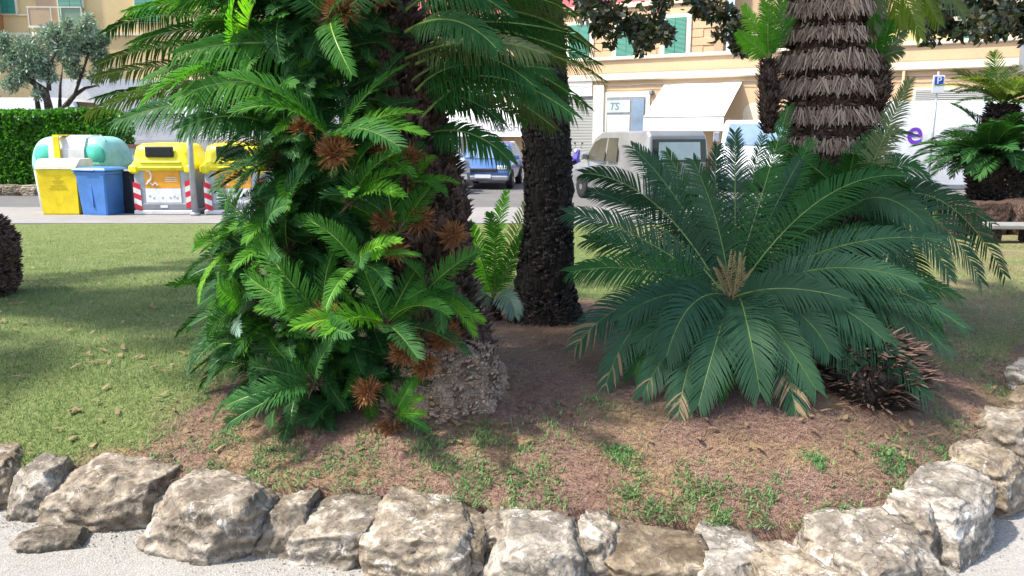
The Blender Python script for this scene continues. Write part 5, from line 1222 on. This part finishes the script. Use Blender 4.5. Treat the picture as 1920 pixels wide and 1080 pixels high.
xbox(main, 'upper_storey', 'pink', xa - 12, xb, zpk + .25, zpk + 6, ST, .4); xbox(main, 'string_course', 'peach_l', xa - 12, xb + .1, zpk, zpk + .25, ST + .15, .5)
xbox(main, 'pilaster', 'peach_d', xb, xb + .45, 0, zpk, ST + .12, .5)
xbox(main, 'recessed_wall', 'peach_d', xb + .45, fa(1650, 60)[0], 0, zpk + 6, ST - 1.5, .4)
xbox(main, 'yellow_wall', 'yellow_w', fa(1650, 60)[0], XR, 0, zpk + 6, ST - .2, .4)
def shutter_window(px0, px1, pyt, off):
    a, b_ = fa(px0, 60)[0], fa(px1, 60)[0]; f = xbox(main, 'window', 'cream', a - .28, b_ + .28, zpar - .6, zpar + 2.35, off + .06, .1)
    m_ = (a + b_) / 2
    for u, v in ((a, m_ - .01), (m_ + .01, b_)): xbox(f, 'shutter', 'shutter', u, v, zpar - .5, zpar + 2.15, off + .11, .06)
    xbox(f, 'sill', 'cream', a - .35, b_ + .35, zpar - .7, zpar - .6, off + .14, .2)
shutter_window(1112, 1152, 30, ST + .05); shutter_window(1207, 1247, 30, ST + .05); shutter_window(1330, 1352, 40, ST - 1.45); shutter_window(1782, 1828, 40, ST - .15); shutter_window(1020, 1058, 40, ST + .05); shutter_window(1910, 1955, 40, ST - .15)
# ground floor
frect(main, 'shop_fascia', 'white', 1040, 152, 1112, 181, .14, .12)
frect(main, 'roller_shutter', 'roller', 1040, 181, 1112, 312, .04, .06)
frect(main, 'pilaster', 'cream', 1114, 160, 1133, 312, .16, .2)
fr = frect(main, 'shop_front', 'cream', 1130, 172, 1218, 312, .07, .08)
g1 = frect(fr, 'door_frame', 'grey_d', 1138, 182, 1209, 310, .10, .06)
frect(g1, 'pane', 'glass_pale', 1140, 188, 1183, 211, .125, .03); frect(g1, 'pane', 'white', 1140, 216, 1181, 300, .125, .03); frect(g1, 'pane', 'glass_blue', 1187, 185, 1208, 300, .125, .03)
lx, lz = fa(1153, 200); text_mesh('TS', .5, 'grey_d', main, (lx, -.135, lz), (R(90), 0, 0), 'window_lettering', .004, .2)
lx, lz = fa(1155, 268); mb = MB(); mb.box((lx, -.132, lz - .4), (.35, .01, .7), 0, 0, .004); mb.build('window_poster', M['glass_blue'], main)
frect(main, 'wall_lamp', 'grey_d', 1219, 169, 1226, 177, .2, .2, .03)
for px in (1060, 1445, 1690):
    a, _ = fa(px, 200); mb = MB(); mb.tube([(a, -.16, 0), (a, -.16, zcor - .12)], .06, 8); mb.build('drainpipe', M['peach_d'], main, True)
mb = MB(); pa, pb = fa(1000, 160)[0], fa(1900, 140)[0]; mb.tube([(pa + (pb - pa) * i / 20, -.14, zcor - .32 - .05 * (i % 2)) for i in range(21)], .018, 5); mb.build('wall_cable', M['black'], main)
# shop awning: a sloping canvas with a hanging valance
ax0, az1 = fa(1240, 155)[0], fa(1320, 155)[1]; ax1 = fa(1400, 152)[0]; PR = 2.6
zv = fa(1300, 219, PR)[1]; zb_ = fa(1300, 246, PR)[1]; bx0 = fa(1199, 219, PR)[0]; bx1 = fa(1357, 219, PR)[0]
bx0, bx1 = min(bx0, ax0 + .1), max(bx1, ax1 - .6)
aw = MB()
aw.add([(bx0 + .2, -.02, az1), (bx1, -.02, az1), (bx1, -PR, zv), (bx0 + .2, -PR, zv), (bx0 + .2, -.02, az1 - .03), (bx1, -.02, az1 - .03), (bx1, -PR + .02, zv - .03), (bx0 + .2, -PR + .02, zv - .03)], [(0, 1, 2, 3), (7, 6, 5, 4), (0, 3, 7, 4), (1, 5, 6, 2), (0, 4, 5, 1)])
awn = aw.build('awning', M['awning'], main)
mb = MB(); mb.box(((bx0 + .2 + bx1) / 2, -PR, (zv + zb_) / 2), (bx1 - bx0 - .2, .02, zv - zb_ - .02)); mb.build('valance', M['awning'], awn)
mb = MB(); mb.tube([(bx0 + .2, -PR, zv + .01), (bx1, -PR, zv + .01)], .035, 6); mb.build('front_bar', M['metal'], awn)
for xx in (bx0 + .3, bx1 - .1):
    mb = MB(); mb.tube([(xx, -.05, zv - .2), (xx, -PR + .05, zv - .04)], .03, 6); mb.build('arm', M['metal'], awn)
# arched niche right of it, and the low shuttered window further on
an0, an1 = fa(1392, 230)[0], fa(1440, 230)[0]; azt = fa(1415, 192)[1]
mb = MB(); arc = [(an0, 0)] + [(an0 + (an1 - an0) * (.5 - .5 * math.cos(q)), azt - .5 + .5 * math.sin(q)) for q in [i * math.pi / 12 for i in range(13)]] + [(an1, 0)]
mb.prism(arc, -.03, .05); mb.build('arch_panel', M['peach_l'], main)
fw = frect(main, 'low_window', 'cream', 1712, 164, 1866, 192, .05, .1); frect(fw, 'shutter', 'roller', 1717, 168, 1862, 190, .09, .06)
fx = frect(main, 'corner_sign', 'car_silver', 1911, 78, 1935, 136, .35, .2)
frect(main, 'shop_fascia', 'white', 830, 168, 1000, 182, .12, .12)
frect(main, 'roller_shutter', 'roller', 850, 185, 940, 312, .04, .06)
# the white awning with lettering further along
fb0, fb1 = fa(820, 250, 2.0)[0], fa(1000, 250, 2.0)[0]; z1_ = fa(920, 190)[1]; z2_ = fa(920, 222, 2)[1]; z3_ = fa(920, 256, 2)[1]
mb = MB(); mb.add([(fb0, -.02, z1_), (fb1, -.02, z1_), (fb1, -2, z2_), (fb0, -2, z2_), (fb0, -.02, z1_ - .03), (fb1, -.02, z1_ - .03), (fb1, -1.98, z2_ - .03), (fb0, -1.98, z2_ - .03)], [(0, 1, 2, 3), (7, 6, 5, 4), (0, 3, 7, 4), (1, 5, 6, 2), (0, 4, 5, 1)])
aw2 = mb.build('awning', M['awning'], main)
mb = MB(); mb.box(((fb0 + fb1) / 2, -2, (z2_ + z3_) / 2), (fb1 - fb0, .02, z2_ - z3_)); mb.build('valance', M['awning'], aw2)
lx, lz = fa(948, 240, 2.02); text_mesh('UGASHI', .55, 'grey_d', aw2, (lx, -2.02, lz), (R(90), 0, 0), 'valance_lettering', .004)

# ochre house at the left
YL = 44.0; zL = -.2
PL = Vector((at(120, 245, YL).x, YL, zL)); ho = thing('apartment_house', 'ochre apartment house with green shutters and a small balcony behind the olives', 'building', PL, R(3))
def lz_(py, Y=YL): return at(100, py, Y).z - zL
def lx_(px, Y=YL): return at(px, 100, Y).x - PL.x
def lbox(par, name, mat, px0, px1, py0, py1, off, th, bev=0):
    mb = MB(); a, b_ = lx_(px0), lx_(px1); z1, z0 = lz_(py0), max(0, lz_(py1)); mb.box(((a + b_) / 2, -off + th / 2, (z0 + z1) / 2), (b_ - a, th, z1 - z0), 0, 0, bev); return mb.build(name, M[mat], par)
lbox(ho, 'wall', 'ochre', -150, 640, -200, 262, 0, .4)
lbox(ho, 'string_course', 'cream', -150, 640, 62, 66, .12, .3); lbox(ho, 'string_course', 'cream', 15, 82, 27, 30, .1, .2)
lbox(ho, 'pier', 'terracotta', -150, 16, -200, 76, .8, 1.2)
lbox(ho, 'wing_wall', 'peach_d', 80, 122, -200, 60, .12, .4); lbox(ho, 'loggia_shade', 'shade_brown', 18, 75, 70, 148, .06, .2); lbox(ho, 'ground_storey', 'offwhite', 60, 640, 148, 262, .15, .2); lbox(ho, 'low_wall', 'terracotta', -150, 28, 182, 262, 2.0, .3)  # the brown slab is flat; the recess's shade is painted as its colour
for a, b_, t_, bt in ((18, 43, -40, 27), (122, 163, -60, 52), (260, 300, -60, 40), (420, 460, -60, 40)):
    f = lbox(ho, 'window', 'cream', a - 3, b_ + 3, t_ - 3, bt + 2, .18, .2); lbox(f, 'shutter', 'shutter', a, (a + b_) / 2 - .3, t_, bt, .24, .1); lbox(f, 'shutter', 'shutter', (a + b_) / 2 + .3, b_, t_, bt, .24, .1)
bal = lbox(ho, 'balcony', 'cream', 80, 176, 53, 57, 1.1, 1.1)
lbox(bal, 'rail', 'cream', 80, 176, 18, 20, 1.1, .06); lbox(bal, 'glass_panel', 'peach_d', 82, 120, 22, 52, 1.08, .04); lbox(bal, 'planter', 'olive', 140, 176, 18, 52, 1.06, .4)
for q in (81, 121, 139, 175): lbox(bal, 'baluster', 'cream', q, q + 1.4, 20, 53, 1.1, .05)
# far terrace that closes the view between the two
fh = thing('apartment_house', 'pale terraced house closing the view behind the big palm', 'building', (at(760, 245, 56).x, 56, -.2))
mb = MB(); mb.box((0, 3, 6), (26, 6, 12)); mb.build('wall', M['peach_l'], fh)
mb = MB(); mb.prism([(-13.4, 12), (13.4, 12), (11, 14.5), (-11, 14.5)], -.3, 6.3); mb.build('roof', M['roof'], fh)
for i in range(6):
    for z in (2, 5.2, 8.4):
        mb = MB(); mb.box((-10.5 + i * 4.2, -.03, z + .7), (1.2, .1, 1.9)); mb.build('window', M['shutter'], fh)
